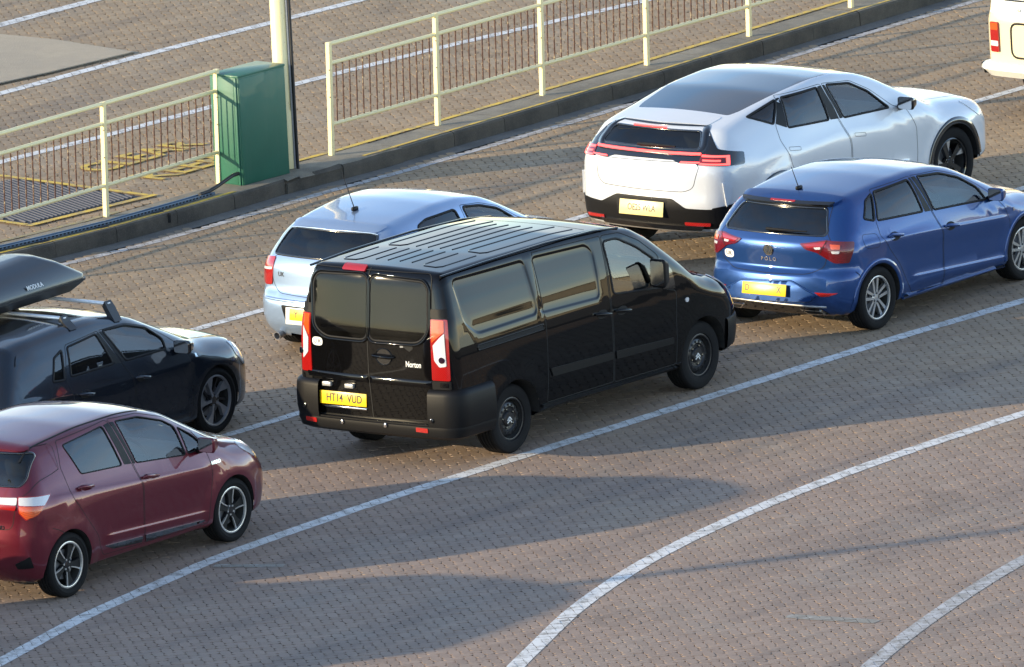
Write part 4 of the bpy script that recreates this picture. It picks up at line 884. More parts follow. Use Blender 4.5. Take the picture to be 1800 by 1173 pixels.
# ------------------------------------------------ 2. maroon hatchback
H = HULL['yaris']
yar, H, o = make_car('yaris', 'maroon hatchback with dark two-tone wheels at the left edge, in front of the roof-box car', 'car', dict(id='hatchback_car',
    windows=[([(.205, 1.365), (.835, 1.418), (.925, 1.042), (.318, 1.083)], .03, 'privacy'), ([(1.045, 1.420), (1.40, 1.392), (1.74, 1.29), (1.868, 1.215), (1.868, .952), (1.135, 1.024)], .03, 'glass'), ([(1.915, 1.195), (2.06, 1.105), (2.13, 1.03), (2.10, .955), (1.91, .955)], .02, 'glass')],
    doors=[([(.150, 1.41), (.94, 1.452), (1.071, 1.015), (1.125, .817), (1.138, .268), (.542, .281), (.477, .372), (.444, .481), (.306, .646), (.098, .91), (.066, 1.19)], .03), ([(.958, 1.452), (1.42, 1.418), (1.80, 1.31), (2.12, 1.115), (2.175, .90), (2.193, .717), (2.138, .473), (2.11, .262), (1.152, .270), (1.14, .817), (1.087, 1.015)], .03)],
    rear_glass=[(.60, 1.375), (-.60, 1.375), (-.63, 1.34), (-.665, 1.16), (-.64, 1.105), (.64, 1.105), (.665, 1.16), (.63, 1.34)], screen=[(1.66, -.50), (1.66, .50), (2.44, .64), (2.56, 0), (2.44, -.64)],
    bonnet=[(2.58, -.56), (2.64, 0), (2.58, .56), (3.10, .50), (3.20, 0), (3.10, -.50)], hatch=[(.60, .72), (.655, 1.005), (.715, 1.05), (.735, 1.16), (.66, 1.41), (-.66, 1.41), (-.735, 1.16), (-.715, 1.05), (-.655, 1.005), (-.60, .72)],
    seal=.012, tyre_w=.195, rim=.222, yo=.825, wheel='yaris', seams=[('side', np.array([(-.30, .72), (-.15, .66), (-.08, .62)]))], cabin=dict(x0=-.3, x1=2.3, front=[1.1], rear=[.25], dash=(1.95, .88)), gapw=.006))
for sg in (-1, 1):
    H.patch('pillar_trim', 'side', rpoly([(.865, 1.418), (.945, 1.425), (1.065, 1.03), (.96, 1.042)], .01), M['plastic'], o[('door0', sg)], .002, .003, sg, .06); H.patch('pillar_trim', 'side', rpoly([(.962, 1.425), (1.02, 1.42), (1.12, 1.02), (1.082, 1.027)], .01), M['plastic'], o[('door1', sg)], .002, .003, sg, .06)
    H.patch('mirror_base', 'side', rpoly([(2.09, 1.12), (2.29, 1.02), (2.355, .945), (2.27, .915), (2.11, .945), (2.15, 1.03)], .02), M['gloss_black'], yar, .003, .004, sg, .05)
    for q, d in (((.304, .965), 'door0'), ((1.253, .875), 'door1')): door_handle(H, yar, q, P['yaris'], .20, .036, sg, True, o[(d, sg)])
    H.patch('side_moulding', 'side', rpoly([(.548, .366), (1.118, .341), (1.118, .283), (.68, .312)], .012), M['gloss_black'], o[('door0', sg)], .006, .008, sg, .06); H.patch('side_moulding', 'side', rpoly([(1.158, .344), (2.06, .302), (2.04, .283), (1.175, .277)], .008), M['gloss_black'], o[('door1', sg)], .006, .008, sg, .06)
    H.patch('headlight', 'side', rpoly([(2.80, .875), (2.99, .86), (3.06, .78), (3.02, .70), (2.90, .74), (2.76, .835)], .03), M['clear'], yar, .006, .012, sg, .05)
    tl = H.patch('tail_light', 'cyl', rpoly([(.190, 1.020), (.565, 1.002), (.425, .905), (.35, .845), (.252, .808), (.196, .88)], .012), M['red'], yar, .010, .025, sg, .04)
    H.patch('clear_lens', 'cyl', rpoly([(.200, 1.012), (.545, .995), (.428, .922), (.200, .945)], .01), M['clear'], tl, .014, .006, sg, .04); H.patch('red_lens', 'cyl', rpoly([(.203, .938), (.418, .915), (.35, .852), (.256, .818), (.205, .882)], .01), M['orange'], tl, .014, .006, sg, .04)
    H.patch('tailgate_light', 'rear', rpoly([(sg*.36, 1.003), (sg*.642, 1.012), (sg*.648, .948), (sg*.40, .952)], .012), M['clear'], o[('tailgate', 1)], .010, .014, 1, .04); H.patch('tailgate_reflector', 'rear', rpoly([(sg*.38, .945), (sg*.648, .942), (sg*.640, .90), (sg*.42, .915)], .012), M['red'], o[('tailgate', 1)], .010, .014, 1, .04)
    H.patch('bumper_vent', 'cyl', rpoly([(.14, .40), (.27, .47), (.30, .36), (.16, .355)], .012), M['plastic'], yar, .004, .008, sg, .04)
    mirror(H, yar, (2.02, sg*.955, 1.035), P['yaris'], (.12, .20, .155), sg)
H.ribbon('roof_strip', 'top', [(-.33, -.56), (.2, -.56), (1.0, -.555), (1.5, -.53)], .016, M['rubber'], yar, .001, 1, False, .08, .004); H.ribbon('roof_strip', 'top', [(-.33, .56), (.2, .56), (1.0, .555), (1.5, .53)], .016, M['rubber'], yar, .001, 1, False, .08, .004)
strip_text(H, yar, 'fender_badge', 'side', (2.262, .808), 'HYBRID', .046, M['chrome'], -1, .9); strip_text(H, yar, 'tailgate_badge', 'rear', (-.44, .735), 'HYBRID', .055, M['chrome'], 1, .9)
H.patch('roof_spoiler', 'top', rpoly([(-.26, -.54), (-.33, 0), (-.26, .54), (-.16, .58), (-.16, -.58)], .05), P['yaris'], yar, .010, .05, 1, .06)
p = H.lift('top', [(.0, -.02)], 1)[0]; antenna(yar, p, .30, .55)
number_plate(yar, tuple(H.lift('rear', [(0, .60)], 1)[0]+np.array((-.012, 0, 0))), (-1, 0, .06), '', M['plate_y'])
# ------------------------------------------------ 3. blue hatchback
H = HULL['polo']
pol, H, o = make_car('polo', 'bright blue hatchback with silver wheels and a UK sticker on its tailgate', 'car', dict(id='hatchback_car',
    windows=[([(.085, 1.248), (.228, 1.295), (.074, 1.062), (-.060, 1.103)], .02, 'privacy'), ([(.268, 1.302), (.838, 1.322), (.878, 1.005), (.125, 1.055)], .03, 'privacy'), ([(1.0, 1.322), (1.38, 1.285), (1.66, 1.195), (1.87, 1.065), (1.95, .925), (1.06, .988)], .03, 'glass')],
    doors=[([(.245, 1.325), (.885, 1.345), (1.010, .975), (1.100, .754), (1.10, .235), (.570, .262), (.465, .392), (.346, .595), (.208, .747), (.090, .913), (.092, 1.044)], .03), ([(.902, 1.345), (1.39, 1.308), (1.70, 1.21), (1.92, 1.07), (2.08, .95), (2.21, .80), (2.269, .661), (2.245, .305), (2.16, .195), (1.115, .234), (1.115, .754), (1.025, .975)], .03)],
    rear_glass=[(.50, 1.235), (-.50, 1.235), (-.60, 1.03), (-.575, 1.0), (.575, 1.0), (.60, 1.03)], rgmat='privacy', screen=[(1.58, -.50), (1.58, .50), (2.32, .66), (2.44, 0), (2.32, -.66)],
    bonnet=[(2.46, -.60), (2.52, 0), (2.46, .60), (3.10, .52), (3.2, 0), (3.10, -.52)], hatch=[(.60, 1.02), (.53, 1.27), (-.53, 1.27), (-.60, 1.02), (-.66, .95), (-.60, .70), (-.44, .632), (0, .622), (.44, .632), (.60, .70), (.66, .95)],
    tyre_w=.215, rim=.222, yo=.855, wheel='polo', seams=[('side', np.array([(-.36, .66), (-.30, .60), (-.27, .52)]))], archmat=P['polo'], archw=.05, cabin=dict(x0=-.3, x1=2.2, front=[1.05], rear=[.2], dash=(1.9, .86)), gapw=.006))
for sg in (-1, 1):
    H.patch('pillar_trim', 'side', rpoly([(.862, 1.328), (.892, 1.33), (1.0, .988), (.905, .996)], .01), M['plastic'], o[('door0', sg)], .002, .003, sg, .06); H.patch('pillar_trim', 'side', rpoly([(.908, 1.33), (.975, 1.328), (1.045, .982), (1.018, .984)], .01), M['plastic'], o[('door1', sg)], .002, .003, sg, .06)
    H.patch('mirror_base', 'side', rpoly([(1.90, 1.05), (2.06, .945), (1.98, .915), (1.955, .925)], .01), M['gloss_black'], pol, .003, .004, sg, .05)
    for q, d in (((.299, .876), 'door0'), ((1.244, .80), 'door1')): door_handle(H, pol, q, P['polo'], .20, .034, sg, 'dark', o[(d, sg)])
    H.ribbons('fuel_flap_gap' if sg < 0 else 'panel_line', [('side', rpoly([(-.19, .975), (.05, .945), (.035, .812), (-.19, .838)], .05, .02), sg, True)], .004, M['gap'], pol, off=.0009)
    tl = H.patch('tail_light', 'cyl', rpoly([(-.140, .925), (.158, .962), (.480, .930), (.392, .735), (.245, .742), (.060, .845), (-.07, .872)], .02), M['red_dark'], pol, .010, .025, sg, .04)
    H.patch('brake_lens', 'cyl', rpoly([(-.10, .918), (.155, .948), (.165, .905), (-.05, .888)], .01), M['red'], tl, .014, .006, sg, .04); H.patch('brake_lens', 'cyl', rpoly([(.205, .925), (.31, .915), (.305, .875), (.215, .880)], .008), M['orange'], tl, .014, .006, sg, .04); H.patch('clear_lens', 'cyl', rpoly([(.215, .862), (.30, .858), (.29, .835), (.225, .838)], .006), M['clear'], tl, .014, .006, sg, .04)
    H.patch('clear_lens', 'cyl', rpoly([(.02, .895), (.10, .900), (.10, .878), (.04, .876)], .006), M['clear'], tl, .014, .006, sg, .04)
    H.ribbon('lamp_joint', 'cyl', [(.180, .966), (.085, .838)], .006, M['gap'], tl, .016, sg, False)
    H.patch('rear_reflector', 'rear', rpoly([(sg*.52, .462), (sg*.74, .452), (sg*.66, .424), (sg*.58, .418)], .01), M['reflector'], pol, .005, .008, 1, .04)
    ex = H.patch('exhaust_trim', 'rear', rpoly([(sg*.33, .283), (sg*.54, .275), (sg*.585, .235), (sg*.40, .230)], .012), M['chrome'], pol, .012, .02, 1, .04); H.patch('exhaust_mouth', 'rear', rpoly([(sg*.36, .272), (sg*.53, .266), (sg*.56, .242), (sg*.41, .239)], .01), M['gap'], ex, .014, .002, 1, .04)
    mirror(H, pol, (1.98, sg*.955, .985), P['polo'], (.12, .19, .14), sg); H.patch('sill_trim', 'side', rpoly([(.42, .245), (2.18, .225), (2.18, .205), (.42, .222)], .006), P['polo'], pol, .02, .03, sg, .08)
H.patch('roof_spoiler', 'top', rpoly([(-.26, -.53), (-.31, 0), (-.26, .53), (-.12, .58), (-.14, 0), (-.12, -.58)], .05), P['polo'], pol, .022, .05, 1, .06)
sp = H.patch('spoiler_lip', 'rear', rpoly([(.54, 1.262), (-.54, 1.262), (-.51, 1.238), (.51, 1.238)], .01), M['gloss_black'], pol, .035, .045, 1, .06)
H.patch('brake_light', 'rear', rpoly([(.16, 1.262), (-.13, 1.262), (-.13, 1.247), (.16, 1.247)], .004), M['red'], sp, .038, .01, 1, .04)
H.patch('bumper_recess', 'rear', rpoly([(.57, .405), (.30, .532), (-.27, .560), (-.55, .433), (-.465, .375), (.52, .355)], .03), P['polo'], pol, .002, .004, 1, .03, tilt=.045); H.ribbon('recess_edge', 'rear', rpoly([(.58, .40), (.30, .54), (-.27, .568), (-.56, .433), (-.465, .368), (.53, .347)], .03), .014, P['polo'], pol, .001, 1, thick=.012)
H.patch('rear_diffuser', 'rear', rpoly([(.60, .325), (-.55, .30), (-.62, .225), (.62, .225)], .02), M['gloss_black'], pol, .004, .008, 1, .05); H.ribbon('diffuser_trim', 'rear', [(.62, .335), (0, .325), (-.62, .312)], .018, M['silver_paint'], pol, .002, 1, False, .05, .006)
number_plate(pol, tuple(H.lift('rear', [(.008, .474)], 1)[0]+np.array((-.046, 0, 0))), (-1, 0, .20), '', M['plate_y'], .52, .118, .09, parts=[('D', -.20), ('X', .175)])
p = H.lift('rear', [(.0, 1.035)], 1)[0]; wp = MB().tube([tuple(H.lift('rear', [(y_, 1.03)], 1)[0]+np.array((-.03, 0, .01))) for y_ in (.06, -.1, -.25, -.40)], [.018, .014, .01, .006], 6); wp.build('rear_wiper', M['plastic'], pol, 50)
P0 = H.lift('rear', [(.012, .848)], 1)[0]; N0 = H.N(P0[None])[0]
def disc_on(P0, N0, r, h, mat, name, par, n=32):
    Nv = Vector(N0); q = Nv.to_track_quat('Z', 'Y').to_matrix().to_4x4(); q.translation = Vector(P0); mb = MB().lathe([(r, 0), (r, h*.7), (r*.93, h), (0, h)], n, 'z'); mb.v = [tuple(q @ Vector(v)) for v in mb.v]; return mb.build(name, mat, par, 40)
em = disc_on(P0, N0, .060, .008, M['chrome'], 'round_emblem', pol); disc_on(P0+N0*.0085, N0, .051, .0006, M['ink'], 'emblem_field', em)
place_text('emblem_letter', 'V', .066, P0+N0*.010+np.array((0, 0, .021)), N0, (0, 0, 1), M['chrome'], em, .95); place_text('emblem_letter', 'W', .072, P0+N0*.010+np.array((0, 0, -.018)), N0, (0, 0, 1), M['chrome'], em, .95)
strip_text(H, pol, 'tailgate_badge', 'rear', (.015, .752), 'P O L O', .052, M['chrome'], 1, 1.0); oval_sticker(H, pol, 'rear', (.515, .765), .125, .082, 'UK', 1, .06)
p = H.lift('top', [(-.06, .0)], 1)[0]; antenna(pol, p, .24, .45); strip_text(H, pol, 'fender_badge', 'side', (2.36, .752), 'R', .05, M['chrome'], -1)
# ------------------------------------------------ 4. white electric crossover
H = HULL['polestar']
ps, H, o = make_car('polestar', 'white crossover with black glass roof and a glowing red light bar across its tail', 'car', dict(id='crossover_car',
    windows=[([(-.17, 1.405), (.32, 1.495), (.125, 1.29)], .02, 'privacy'), ([(.40, 1.503), (.985, 1.503), (.99, 1.18), (.315, 1.222)], .03, 'privacy'), ([(1.14, 1.502), (1.51, 1.455), (1.75, 1.335), (1.99, 1.125), (1.23, 1.16)], .03, 'glass')],
    doors=[([(.36, 1.525), (1.055, 1.525), (1.135, 1.15), (1.225, .933), (1.235, .46), (.62, .47), (.40, .60), (.23, .84), (.208, .952), (.13, 1.132), (.142, 1.27)], .03), ([(1.075, 1.525), (1.53, 1.475), (1.78, 1.35), (2.05, 1.135), (2.241, 1.073), (2.34, .876), (2.36, .60), (2.34, .45), (1.25, .46), (1.242, .933), (1.152, 1.15)], .03)],
    rear_glass=[(.54, 1.338), (-.54, 1.338), (-.60, 1.20), (-.57, 1.182), (.57, 1.182), (.60, 1.20)], rgmat='rearglass', screen=[(1.80, -.58), (1.80, .58), (2.60, .72), (2.74, 0), (2.60, -.72)],
    bonnet=[(2.80, -.70), (2.84, 0), (2.80, .70), (3.62, .62), (3.78, 0), (3.62, -.62)], hatch=[(.60, 1.05), (.57, .84), (.50, .785), (0, .772), (-.50, .772), (-.60, .81), (-.66, 1.03), (-.60, 1.07)],
    extra=[('glass_roof', 'top', rpoly([(-.25, -.56), (-.12, -.60), (.4, -.655), (1.2, -.66), (1.76, -.60), (1.76, .60), (1.2, .66), (.4, .655), (-.12, .60), (-.25, .56)], .04, .05), (1,), True)], mats={'glass_roof': M['gloss_black']},
    tyre_w=.245, rim=.262, yo=.955, wheel='polestar', archmat=M['gloss_black'], archw=.07, cabin=dict(x0=-.5, x1=2.4, front=[1.25], rear=[.3], dash=(2.1, .98)), gapw=.006))
H.patch('tail_panel', 'rear', rpoly([(.645, 1.352), (-.645, 1.352), (-.735, 1.175), (-.70, 1.07), (-.45, 1.07), (-.38, 1.095), (.38, 1.095), (.45, 1.075), (.70, 1.085), (.735, 1.175)], .02), M['gloss_black'], ps, .0012, 0, 1, .05) if False else None
H.patch('tail_panel', 'rear', rpoly([(.66, 1.172), (-.66, 1.172), (-.70, 1.055), (-.44, 1.055), (-.36, 1.080), (.36, 1.080), (.44, 1.055), (.70, 1.055)], .012), M['gloss_black'], ps, .004, .006, 1, .05)
H.ribbon('rear_window_frame', 'rear', inset(rpoly([(.54, 1.338), (-.54, 1.338), (-.60, 1.20), (-.57, 1.182), (.57, 1.182), (.60, 1.20)], .05, .03), -.035), .075, M['gloss_black'], ps, .002, 1, thick=.002)
H.patch('light_bar', 'rear', rpoly([(.64, 1.152), (-.64, 1.152), (-.64, 1.132), (.64, 1.132)], .006), M['redlit'], ps, .012, .008, 1, .05)
for sg in (1, -1):
    H.patch('pillar_trim', 'cyl', rpoly([(.04, 1.355), (.30, 1.345), (.36, 1.185), (.72, 1.125), (.66, 1.012), (.05, 1.045)], .02), M['gloss_black'], ps, .003, .004, sg, .05)
    tl = H.patch('tail_light', 'cyl', rpoly([(.10, 1.142), (.505, 1.120), (.452, 1.022), (.08, 1.045)], .015), M['red_dark'], ps, .010, .016, sg, .04)
    for q in ([(.11, 1.136), (.495, 1.116), (.485, 1.098), (.11, 1.116)], [(.11, 1.062), (.46, 1.044), (.452, 1.028), (.09, 1.048)], [(.435, 1.10), (.485, 1.098), (.46, 1.044), (.415, 1.046)], [(.13, 1.094), (.36, 1.082), (.352, 1.066), (.13, 1.078)]): H.patch('lit_strip', 'cyl', rpoly(q, .004), M['redlit'], tl, .014, .005, sg, .04)
    H.patch('lower_strip', 'rear', rpoly([(sg*.46, 1.072), (sg*.66, 1.072), (sg*.66, 1.058), (sg*.45, 1.058)], .004), M['redlit'], ps, .012, .006, 1, .04)
    H.patch('aero_blade', 'cyl', rpoly([(.345, .865), (.445, .80), (.43, .70), (.375, .615)], .012), P['polestar'], ps, .022, .03, sg, .04)
    H.patch('pillar_strip', 'side', rpoly([(1.0, 1.508), (1.06, 1.508), (1.15, 1.165), (1.01, 1.178)], .01), M['plastic'], o[('door0', sg)], .002, .003, sg, .06); H.patch('pillar_strip', 'side', rpoly([(1.08, 1.508), (1.12, 1.505), (1.215, 1.16), (1.165, 1.163)], .01), M['plastic'], o[('door1', sg)], .002, .003, sg, .06)
    H.patch('pillar_strip', 'side', rpoly([(.335, 1.50), (.385, 1.505), (.30, 1.225), (.16, 1.285)], .01), M['plastic'], ps, .0015, .003, sg, .06)
    for q, d in (((.312, 1.016), 'door0'), ((1.404, .960), 'door1')): H.ribbon('handle', 'side', rpoly([(q[0]-.09, q[1]+.03), (q[0]+.09, q[1]+.005), (q[0]+.09, q[1]-.03), (q[0]-.09, q[1]-.005)], .015), .004, M['gap'], o[(d, sg)], .001, sg)
    mirror(H, ps, (2.12, sg*1.06, 1.165), M['gloss_black'], (.13, .21, .14), sg); H.patch('headlight', 'side', rpoly([(3.28, .95), (3.46, .91), (3.56, .80), (3.50, .76), (3.36, .86)], .03), M['clear'], ps, .006, .012, sg, .05)
    H.patch('rear_reflector', 'rear', rpoly([(sg*.50, .470), (sg*.76, .462), (sg*.75, .432), (sg*.50, .440)], .008), M['reflector'], ps, .018, .012, 1, .04); H.patch('sill_trim', 'side', rpoly([(.45, .47), (2.52, .46), (2.52, .40), (.45, .40)], .01), M['gloss_black'], ps, .014, .03, sg, .08)
lowd = rpoly([(.80, .625), (.52, .608), (.31, .705), (-.37, .700), (-.52, .608), (-.80, .60), (-.80, .40), (.80, .40)], .03, .04)
H.patch('lower_bumper', 'rear', lowd, M['plastic'], ps, .008, .014, 1, .05)
for sg in (1, -1): H.patch('bumper_corner', 'cyl', rpoly([(.22, .612), (.48, .64), (.58, .66), (.58, .40), (.20, .40)], .02), M['plastic'], ps, .007, .014, sg, .05)
H.patch('bumper_slat', 'rear', rpoly([(.55, .445), (-.70, .435), (-.66, .395), (.50, .40)], .01), M['gloss_black'], ps, .028, .03, 1, .05)
H.patch('plate_recess', 'rear', rpoly([(.31, .685), (-.32, .68), (-.30, .505), (.30, .505)], .02), M['gap'], ps, .0095, .002, 1, .05)
number_plate(ps, tuple(H.lift('rear', [(-.018, .588)], 1)[0]+np.array((-.022, 0, 0))), (-1, 0, .16), 'OE25 WLA', M['plate_c'], .545, .150, .092)
H.patch('brake_light', 'rear', rpoly([(.30, 1.352), (-.12, 1.352), (-.12, 1.343), (.30, 1.343)], .003), M['redlit'], ps, .008, .01, 1, .04)
MB().tube([tuple(H.lift('rear', [(y_, 1.195)], 1)[0]+np.array((-.035, 0, .012))) for y_ in (.10, -.02, -.2, -.36)], [.014, .022, .016, .010], 6).build('rear_wiper', M['plastic'], ps, 50)
P0 = H.lift('rear', [(0, .965)], 1)[0]; N0 = H.N(P0[None])[0]; st = []
for k in range(8): a = PI*k/4; r_ = (.062 if k % 4 == 2 else .028) if k % 2 == 0 else .005; st.append((r_*math.cos(a), r_*math.sin(a)))
q = Vector(N0).to_track_quat('Z', 'Y').to_matrix().to_4x4(); q.translation = Vector(P0); mb = MB().prism(st, 0, .004, 'z'); mb.v = [tuple(q @ Vector(v)) for v in mb.v]; mb.build('star_emblem', M['silver_paint'], ps)
H.patch('roof_spoiler', 'top', rpoly([(-.54, -.52), (-.60, 0), (-.54, .52), (-.32, .54), (-.32, -.54)], .04), P['polestar'], ps, .006, .03, 1, .06)
# ------------------------------------------------ 5. dark hatchback under the roof box
H = HULL['golf']
gf, H, o = make_car('golf', 'blue-black hatchback at the left edge carrying a black roof box', 'car', dict(id='hatchback_car',
    windows=[([(.255, 1.195), (.405, 1.243), (.289, .985), (.12, 1.0)], .02, 'privacy'), ([(.500, 1.252), (.985, 1.285), (1.072, .990), (.402, .998)], .03, 'privacy'), ([(1.095, 1.292), (1.46, 1.276), (1.77, 1.192), (1.92, 1.06), (1.905, .968), (1.272, .983)], .03, 'glass')],
    doors=[([(.48, 1.275), (1.02, 1.305), (1.186, .962), (1.276, .836), (1.32, .68), (1.31, .24), (.58, .26), (.45, .42), (.36, .62), (.355, .83), (.315, .98)], .03), ([(1.038, 1.305), (1.47, 1.292), (1.80, 1.20), (2.02, 1.05), (2.19, .90), (2.24, .70), (2.22, .24), (1.328, .24), (1.338, .68), (1.293, .836), (1.203, .962)], .03)],
    rear_glass=[(.54, 1.30), (-.54, 1.30), (-.62, 1.04), (.62, 1.04)], rgmat='privacy', screen=[(1.60, -.54), (1.60, .54), (2.30, .68), (2.42, 0), (2.30, -.68)], bonnet=[(2.44, -.66), (2.50, 0), (2.44, .66), (3.16, .56), (3.30, 0), (3.16, -.56)],
    extra=[('glass_roof', 'top', rpoly([(.05, -.48), (1.12, -.48), (1.12, .48), (.05, .48)], .10, .05), (1,), True)], mats={'glass_roof': M['gloss_black']}, tyre_w=.225, rim=.252, yo=.875, wheel='golf', cabin=dict(x0=-.4, x1=2.2, front=[1.1], rear=[.25], dash=(1.95, .88)), gapw=.006))
for sg in (-1, 1):
    H.patch('pillar_trim', 'side', rpoly([(1.0, 1.288), (1.022, 1.29), (1.185, .978), (1.09, .985)], .01), M['plastic'], o[('door0', sg)], .002, .003, sg, .06); H.patch('pillar_trim', 'side', rpoly([(1.045, 1.29), (1.08, 1.29), (1.255, .978), (1.21, .98)], .01), M['plastic'], o[('door1', sg)], .002, .003, sg, .06)
    for q, d in (((.536, .812), 'door0'), ((1.423, .798), 'door1')): door_handle(H, gf, q, P['golf'], .20, .032, sg, 'dark', o[(d, sg)])
    mirror(H, gf, (2.02, sg*.985, .985), M['gloss_black'], (.13, .21, .14), sg); H.patch('headlight', 'side', rpoly([(2.98, .83), (3.10, .78), (3.24, .62), (3.18, .56), (3.0, .70)], .03), M['clear'], gf, .006, .012, sg, .05)
    H.patch('spoiler_wing', 'side', rpoly([(-.22, 1.305), (.02, 1.325), (-.01, 1.245), (-.30, 1.22)], .02), P['golf'], gf, .012, .02, sg, .06)
strip_text(H, gf, 'fender_badge', 'side', (2.318, .828), 'R', .06, M['chrome'], -1)
# ------------------------------------------------ 6. silver-blue hatchback behind the van
H = HULL['bmw']
bm_, H, o = make_car('bmw', 'silver-blue hatchback half hidden behind the black van', 'car', dict(id='hatchback_car',
    windows=[([(.08, 1.245), (.24, 1.285), (.70, 1.30), (.73, 1.02), (.05, 1.06)], .04, 'privacy'), ([(.83, 1.302), (1.11, 1.265), (1.37, 1.19), (1.56, 1.06), (1.60, .96), (.85, 1.01)], .04, 'glass')],
    doors=[([(.80, 1.32), (1.12, 1.285), (1.40, 1.205), (1.62, 1.06), (1.98, .94), (2.06, .70), (2.03, .24), (.78, .24), (.77, .8)], .03)],
    rear_glass=[(.52, 1.25), (-.52, 1.25), (-.62, 1.01), (.62, 1.01)], rgmat='rearglass', screen=[(1.36, -.52), (1.36, .52), (2.0, .66), (2.1, 0), (2.0, -.66)], bonnet=[(2.12, -.66), (2.18, 0), (2.12, .66), (3.16, .54), (3.3, 0), (3.16, -.54)],
    hatch=[(.60, 1.0), (.59, .74), (.50, .645), (0, .63), (-.50, .645), (-.59, .74), (-.60, 1.0)], tyre_w=.205, rim=.215, yo=.855, wheel='plain', cabin=dict(x0=-.3, x1=2.0, front=[.95], rear=[.1], dash=(1.7, .88)), gapw=.006))
for sg in (-1, 1):
    tl = H.patch('tail_light', 'cyl', rpoly([(.145, .985), (.40, .965), (.40, .76), (.30, .70), (.160, .712)], .03), M['red'], bm_, .010, .02, sg, .04); H.patch('clear_lens', 'cyl', rpoly([(.16, .885), (.38, .865), (.38, .842), (.16, .862)], .008), M['clear'], tl, .013, .006, sg, .04)
    mirror(H, bm_, (1.66, sg*.95, 1.0), P['bmw'], (.12, .19, .14), sg)
H.ribbon('boot_edge', 'top', [(-.38, -.52), (-.41, -.3), (-.43, 0), (-.41, .3), (-.38, .52)], .012, P['bmw'], bm_, .002, 1, False, .05, .010)
H.patch('roof_spoiler', 'top', rpoly([(-.38, -.50), (-.43, 0), (-.38, .50), (-.24, .55), (-.26, 0), (-.24, -.55)], .04), P['bmw'], bm_, .010, .04, 1, .06)
H.patch('plate_recess', 'rear', rpoly([(.43, .54), (-.43, .54), (-.38, .36), (.38, .36)], .02), M['plastic'], bm_, .003, .004, 1, .05)
number_plate(bm_, tuple(H.lift('rear', [(0, .448)], 1)[0]+np.array((-.014, 0, 0))), (-1, 0, .1), '', M['plate_w'], .70, .165); number_plate(bm_, tuple(H.lift('rear', [(0, .452)], 1)[0]+np.array((-.020, 0, .012))), (-1, 0, .1), '', M['plate_y'], .60, .112, .085, parts=[('Y', -.22)])
strip_text(H, bm_, 'country_letters', 'rear', (.47, .825), 'UK', .062, M['ink'], 1, 1.0, depth=.0004, off=.002)
H.ribbon('bumper_line', 'rear', [(y_, .585) for y_ in np.linspace(-.66, .66, 12)], .03, P['bmw'], bm_, .0, 1, False, .06, .014)
mb = MB().lathe([(.036, .06), (.040, -.06), (.034, -.06), (.030, .03), (0, .03)], 20, 'z'); q = Matrix.Translation(Vector((-.66, .52, .225))) @ Vector((1, 0, .12)).to_track_quat('Z', 'Y').to_matrix().to_4x4(); mb.v = [tuple(q @ Vector(v)) for v in mb.v]; mb.build('exhaust_pipe', M['alloy_dark'], bm_, 40)
p = H.lift('top', [(.03, .05)], 1)[0]; antenna(bm_, p, .42, .42)
# ------------------------------------------------ 7. cream camper, cut by the frame
H = HULL['camper']
cp, H, o = make_car('camper', 'cream camper van with a white bumper, cut off by the right edge', 'camper van', dict(id='camper_van',
    windows=[([(.0, 1.70), (.9, 1.72), (.92, 1.20), (-.02, 1.20)], .06, 'privacy'), ([(1.05, 1.72), (1.9, 1.72), (1.92, 1.20), (1.05, 1.20)], .06, 'privacy')], doors=[([(1.0, 1.80), (2.0, 1.80), (2.02, .45), (1.0, .45)], .04)],
    rear_glass=[(.62, 1.72), (-.62, 1.72), (-.66, 1.22), (.66, 1.22)], rgmat='rearglass', screen=None, hatch=[(.70, 1.80), (-.70, 1.80), (-.70, 1.12), (.70, 1.12)],
    tyre_w=.195, rim=.19, yo=.88, wheel='plain', cabin=dict(x0=-.6, x1=2.4, front=[1.9]), gapw=.008))
H.patch('white_band', 'rear', rpoly([(.86, 1.62), (-.86, 1.62), (-.90, 1.075), (.90, 1.075)], .01), P['camper_white'], cp, .0015, .002, 1, .06)
H.ribbon('engine_lid_gap', 'rear', rpoly([(.53, .985), (-.53, .985), (-.53, .62), (.53, .62)], .09, .03), .022, M['rubber'], cp, .001, 1, thick=.004)
for sg in (1, -1):
    tl = H.patch('tail_light', 'rear', rpoly([(sg*.80, .985), (sg*.69, .985), (sg*.69, .665), (sg*.80, .665)], .02), M['red'], cp, .02, .025, 1, .04)
    H.patch('indicator_lens', 'rear', rpoly([(sg*.795, .975), (sg*.695, .975), (sg*.695, .90), (sg*.795, .90)], .01), M['orange'], tl, .023, .004, 1, .04); H.patch('clear_lens', 'rear', rpoly([(sg*.795, .785), (sg*.695, .785), (sg*.695, .73), (sg*.795, .73)], .01), M['clear'], tl, .023, .004, 1, .04)
V, F = bumper_loft(H, [.385, .40, .43, .49, .525, .545, .55], [('cyl', -1, u) for u in np.linspace(.38, .05, 8)]+[('rear', 1, y) for y in np.linspace(-.50, .50, 14)]+[('cyl', 1, u) for u in np.linspace(.05, .38, 8)], [.02, .07, .10, .10, .09, .06, 0]); MB().add(V, F).build('rear_bumper', P['camper_white'], cp, 40, fix=False)
V, F = bumper_loft(H, [.355, .37, .44, .53, .545], [('cyl', 1, u) for u in np.linspace(.30, .55, 8)], [.05, .115, .118, .10, .03]); MB().add(V, F).build('bumper_end', M['plastic'], cp, 40, fix=False)
P0 = H.lift('rear', [(.42, 1.125)], 1)[0]; disc_on(P0, H.N(P0[None])[0], .018, .02, M['chrome'], 'lock_button', cp)
